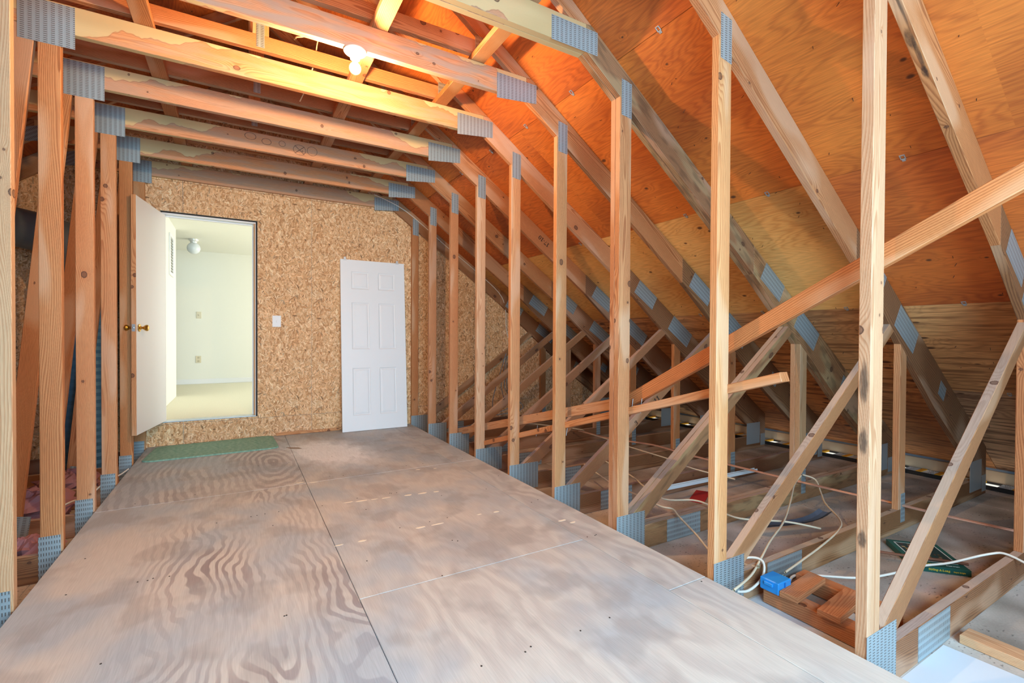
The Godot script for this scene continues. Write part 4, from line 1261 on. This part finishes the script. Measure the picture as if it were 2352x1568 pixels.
func cables():
	var g := "cream cables over the right-hand chords"
	cable("cable", "cream cable crossing the chords from the far studs, topmost of the cable run", "cable", [[2.9, 0.02, 5.2], [3.35, 0.03, 4.32], [3.31, 0.03, 4.09], [3.29, 0.03, 3.67], [3.25, 0.03, 3.33], [3.225, 0.03, 2.83], [3.165, 0.03, 2.55], [3.2, 0.03, 2.2]], 0.0055, M.cable, g)
	cable("cable", "cream cable looping over the doubled chord toward the second stud, upper one", "cable", [[2.75, 0.02, 3.2], [2.63, 0.01, 2.685], [2.54, 0.005, 2.47], [2.47, 0.0, 2.22], [2.59, 0.012, 2.088], [2.61, 0.012, 1.986], [2.595, 0.0, 1.84], [2.634, -0.005, 1.74], [2.825, -0.01, 1.6], [3.0, -0.05, 1.5]], 0.006, M.cable, g)
	cable("cable", "cream cable hanging past the steel plate of the doubled chord, lower one", "cable", [[2.5, 0.02, 3.1], [2.36, 0.012, 2.6], [2.35, 0.01, 2.42], [2.35, 0.01, 2.34], [2.32, 0.012, 2.115], [2.347, 0.012, 2.04], [2.31, 0.0, 1.96], [2.24, -0.03, 1.776], [2.17, -0.06, 1.6], [2.15, -0.02, 1.38], [2.14, 0.0, 1.34]], 0.006, M.cable, g)
	cable("cable", "pale cable loop rising from the blue box to the doubled truss, left strand", "cable", [[1.89, -0.03, 1.30], [2.06, -0.02, 1.33], [2.22, -0.005, 1.385], [2.46, 0.0, 1.48], [2.787, 0.0, 1.597], [3.15, 0.0, 1.764], [3.5, 0.02, 1.93], [3.66, 0.05, 1.97]], 0.0055, M.cable, g)
	cable("cable", "pale cable loop rising from the blue box to the doubled truss, right strand", "cable", [[3.66, 0.06, 1.96], [3.72, 0.03, 1.90], [3.60, -0.02, 1.80], [3.42, -0.03, 1.68], [3.2, -0.03, 1.49], [3.0, -0.02, 1.40], [2.70, -0.015, 1.335], [2.45, -0.02, 1.30], [2.25, -0.03, 1.28]], 0.0055, M.cable, g)
	cable("cable", "white cable running from the blue box across the floor toward the right edge", "cable", [[2.22, -0.035, 1.27], [2.3, -0.09, 1.29], [2.43, -0.10, 1.31], [2.65, -0.10, 1.15], [2.83, -0.10, 1.09], [3.05, -0.09, 1.038], [3.2, -0.08, 0.97], [3.33, -0.02, 0.86], [3.35, 0.0, 0.79], [3.3, -0.03, 0.65]], 0.006, M.cable_white, g)
	cable("cable", "white cable bent round the truss plate beside the second stud", "cable", [[2.0, -0.10, 1.38], [2.05, -0.09, 1.335], [2.15, -0.05, 1.33], [2.20, 0.0, 1.36], [2.18, 0.0, 1.42], [2.1, -0.05, 1.5]], 0.006, M.cable_white, g)
	for i in 2:
		var o := 0.02 * i
		cable("copper_line", ["thin copper line crossing every right-hand chord, left of the pair", "thin copper line crossing every right-hand chord, right of the pair"][i], "copper line", [[3.30 + o, 0.03, 4.2], [3.33 + o, 0.03, 3.73], [3.50 + o, 0.03, 3.3], [3.52 + o, 0.02, 2.9], [3.60 + o, 0.006, 2.4], [3.66 + o, 0.006, 1.7], [3.70 + o, 0.006, 1.46], [3.72 + o, 0.006, 1.13], [3.78 + o, 0.006, 0.80], [3.8 + o, 0.006, 0.5]], 0.006, M.copper, "copper lines on the chords")
	cable("cable", "white cable stapled along the last rafter above the leaning door", "cable", [[1.38, 2.745, 5.628], [1.765, 2.60, 5.634], [2.30, 2.22, 5.634], [2.64, 1.99, 5.634], [3.05, 1.68, 5.634], [3.17, 1.45, 5.66], [3.2, 1.16, 5.68], [3.3, 0.9, 5.67]], 0.005, M.cable_white)
	cable("cable", "thin cable curling above the collar beam left of the bulb", "cable", [[0.30, 2.90, 3.19], [0.315, 2.955, 3.26], [0.35, 2.99, 3.3], [0.40, 3.0, 3.27], [0.46, 3.02, 3.24]], 0.005, M.cable)
	cable("cable", "short frayed cable end hanging left of the bulb", "cable", [[0.46, 3.02, 3.3], [0.445, 2.99, 3.3], [0.437, 2.94, 3.3], [0.43, 2.88, 3.31], [0.40, 2.76, 3.4], [0.38, 2.76, 3.7]], 0.004, M.cable)
	for i in 4:
		cable("cable", ["grey cable in the tangle by the far wall, upper", "grey cable in the tangle by the far wall, second", "grey cable in the tangle by the far wall, third", "grey cable in the tangle by the far wall, lowest"][i], "cable", [[3.2, 0.9 - i * 0.09, 5.66], [3.0 + 0.05 * i, 0.5 - 0.05 * i, 5.55], [2.85 + 0.09 * i, 0.3 - 0.04 * i, 5.4 - 0.1 * i], [2.7, 0.12 - 0.01 * i, 5.2], [2.2, 0.05 + 0.015 * i, 4.75], [1.98, 0.03 + 0.02 * i, 4.55 + 0.08 * i]], 0.005, M.cable_blue, "tangled grey cables")
	cable("cable", "white cable crossing the left-hand chords behind the studs", "cable", [[-1.0, -0.008, 3.9], [-0.95, -0.008, 4.1], [-0.90, -0.03, 4.25], [-0.86, -0.008, 4.5], [-0.80, -0.008, 4.72], [-0.775, -0.002, 4.85]], 0.006, M.cable_white)

# ------------------------------------------------------------------ the scene
const BULB := 2.8
const DAY := 31.0
const ROOM := 7.6

func _ready():
	var cam := Camera3D.new()
	cam.name = "camera"
	cam.position = Vector3(0, 1.086, 0)
	cam.rotation = Vector3(-0.0107, -0.5248, 0.0049)
	cam.fov = 71.76
	cam.near = 0.05
	cam.current = true
	add_child(cam)
	var we := WorldEnvironment.new()
	we.name = "environment"
	var env := Environment.new()
	env.background_mode = Environment.BG_SKY
	var sky := Sky.new()
	var ps := ProceduralSkyMaterial.new()
	ps.sky_top_color = c8(120, 160, 210); ps.sky_horizon_color = c8(214, 224, 234)
	ps.ground_bottom_color = c8(176, 176, 168); ps.ground_horizon_color = c8(206, 206, 200)
	ps.energy_multiplier = 2.2
	ps.sun_angle_max = 0.0
	sky.sky_material = ps
	env.sky = sky
	env.tonemap_mode = Environment.TONE_MAPPER_LINEAR
	env.tonemap_exposure = 1.0
	env.sdfgi_enabled = true; env.ssao_enabled = true; env.ssil_enabled = true
	we.environment = env
	add_child(we)
	# daylight at the gable windows behind the camera, and at the window of the room beyond
	for q in [[Vector3(0.55, 1.375, 1.40), Vector2(2.4, 1.9), Vector3(-0.35, 0, 0), DAY, Color(0.72, 0.89, 0.98)],
			[Vector3(2.98, 1.52, -7.95), Vector2(2.6, 1.5), Vector3(0, PI / 2, 0), ROOM, Color(1.0, 0.99, 0.95)]]:
		var l := AreaLight3D.new()
		l.name = "window_light"
		l.area_size = q[1]
		l.position = q[0]
		l.rotation = q[2]
		l.light_energy = q[3]
		l.light_color = q[4]
		l.area_range = 30.0
		l.shadow_enabled = true
		add_child(l, true)
	rng.seed = 2024
	make_textures()
	M.zinc_plain = sm(c8(176, 188, 194), 0.45, 0.4)
	M.door = sm(c8(236, 239, 242), 0.42)
	shell()
	doorway()
	lamp()
	leaning_door()
	rng.seed = 555
	var names := ["", "roof truss nearest the camera, its smudged right-hand stud standing full height in front",
		"second roof truss from the camera, its right-hand stud just left of the nearest one",
		"doubled roof truss with grey mildew stains on its rafter and chord",
		"roof truss whose collar beam carries the glowing bulb",
		"first roof truss past the bulb, its collar beam brightly lit by it",
		"second roof truss past the bulb, its collar beam stained buff at both ends",
		"roof truss whose collar beam carries pencilled rings and a crossed circle",
		"roof truss just before the far one, its left stud beside the open door's edge",
		"farthest roof truss, standing against the strand board wall"]
	for k in range(1, 10): truss(k, names[k], 2 if k == 3 else 1)
	# builder's marks in marker
	for q in [["7-3-11", 4, Vector3(2.76, 0.575, 0), 0.63, 0.055], ["3", 4, Vector3(2.585, 0.44, 0), 0.63, 0.05], ["17-10", 6, Vector3(2.56, 2.01, 0), PI - 0.62, 0.055]]:
		var tn := find_child("roof_truss" if q[1] == 1 else "roof_truss_%03d" % (q[1] - 1), false, false) as Node3D
		var o := obj("marking", text_mesh(q[0], q[4], 0.0006), sm(c8(52, 36, 28), 0.8), tn)
		o.transform = Transform3D(Basis(Vector3(0, 0, 1), q[3]), q[2] + Vector3(0, 0, -z_of(q[1]) + 0.0005) - tn.position)
	var caps := ["", "", "", "cap truss over the doubled truss, nearest of the caps", "cap truss directly above the bulb", "orange-lit cap truss just past the bulb, its king post plate in plain view",
		"second cap truss past the bulb, above the second collar beam past the bulb", "third cap truss past the bulb", "next to last cap truss before the far wall", "last cap truss, at the strand board wall"]
	for k in range(3, 10): cap(k, caps[k])
	small_things()
	cables()
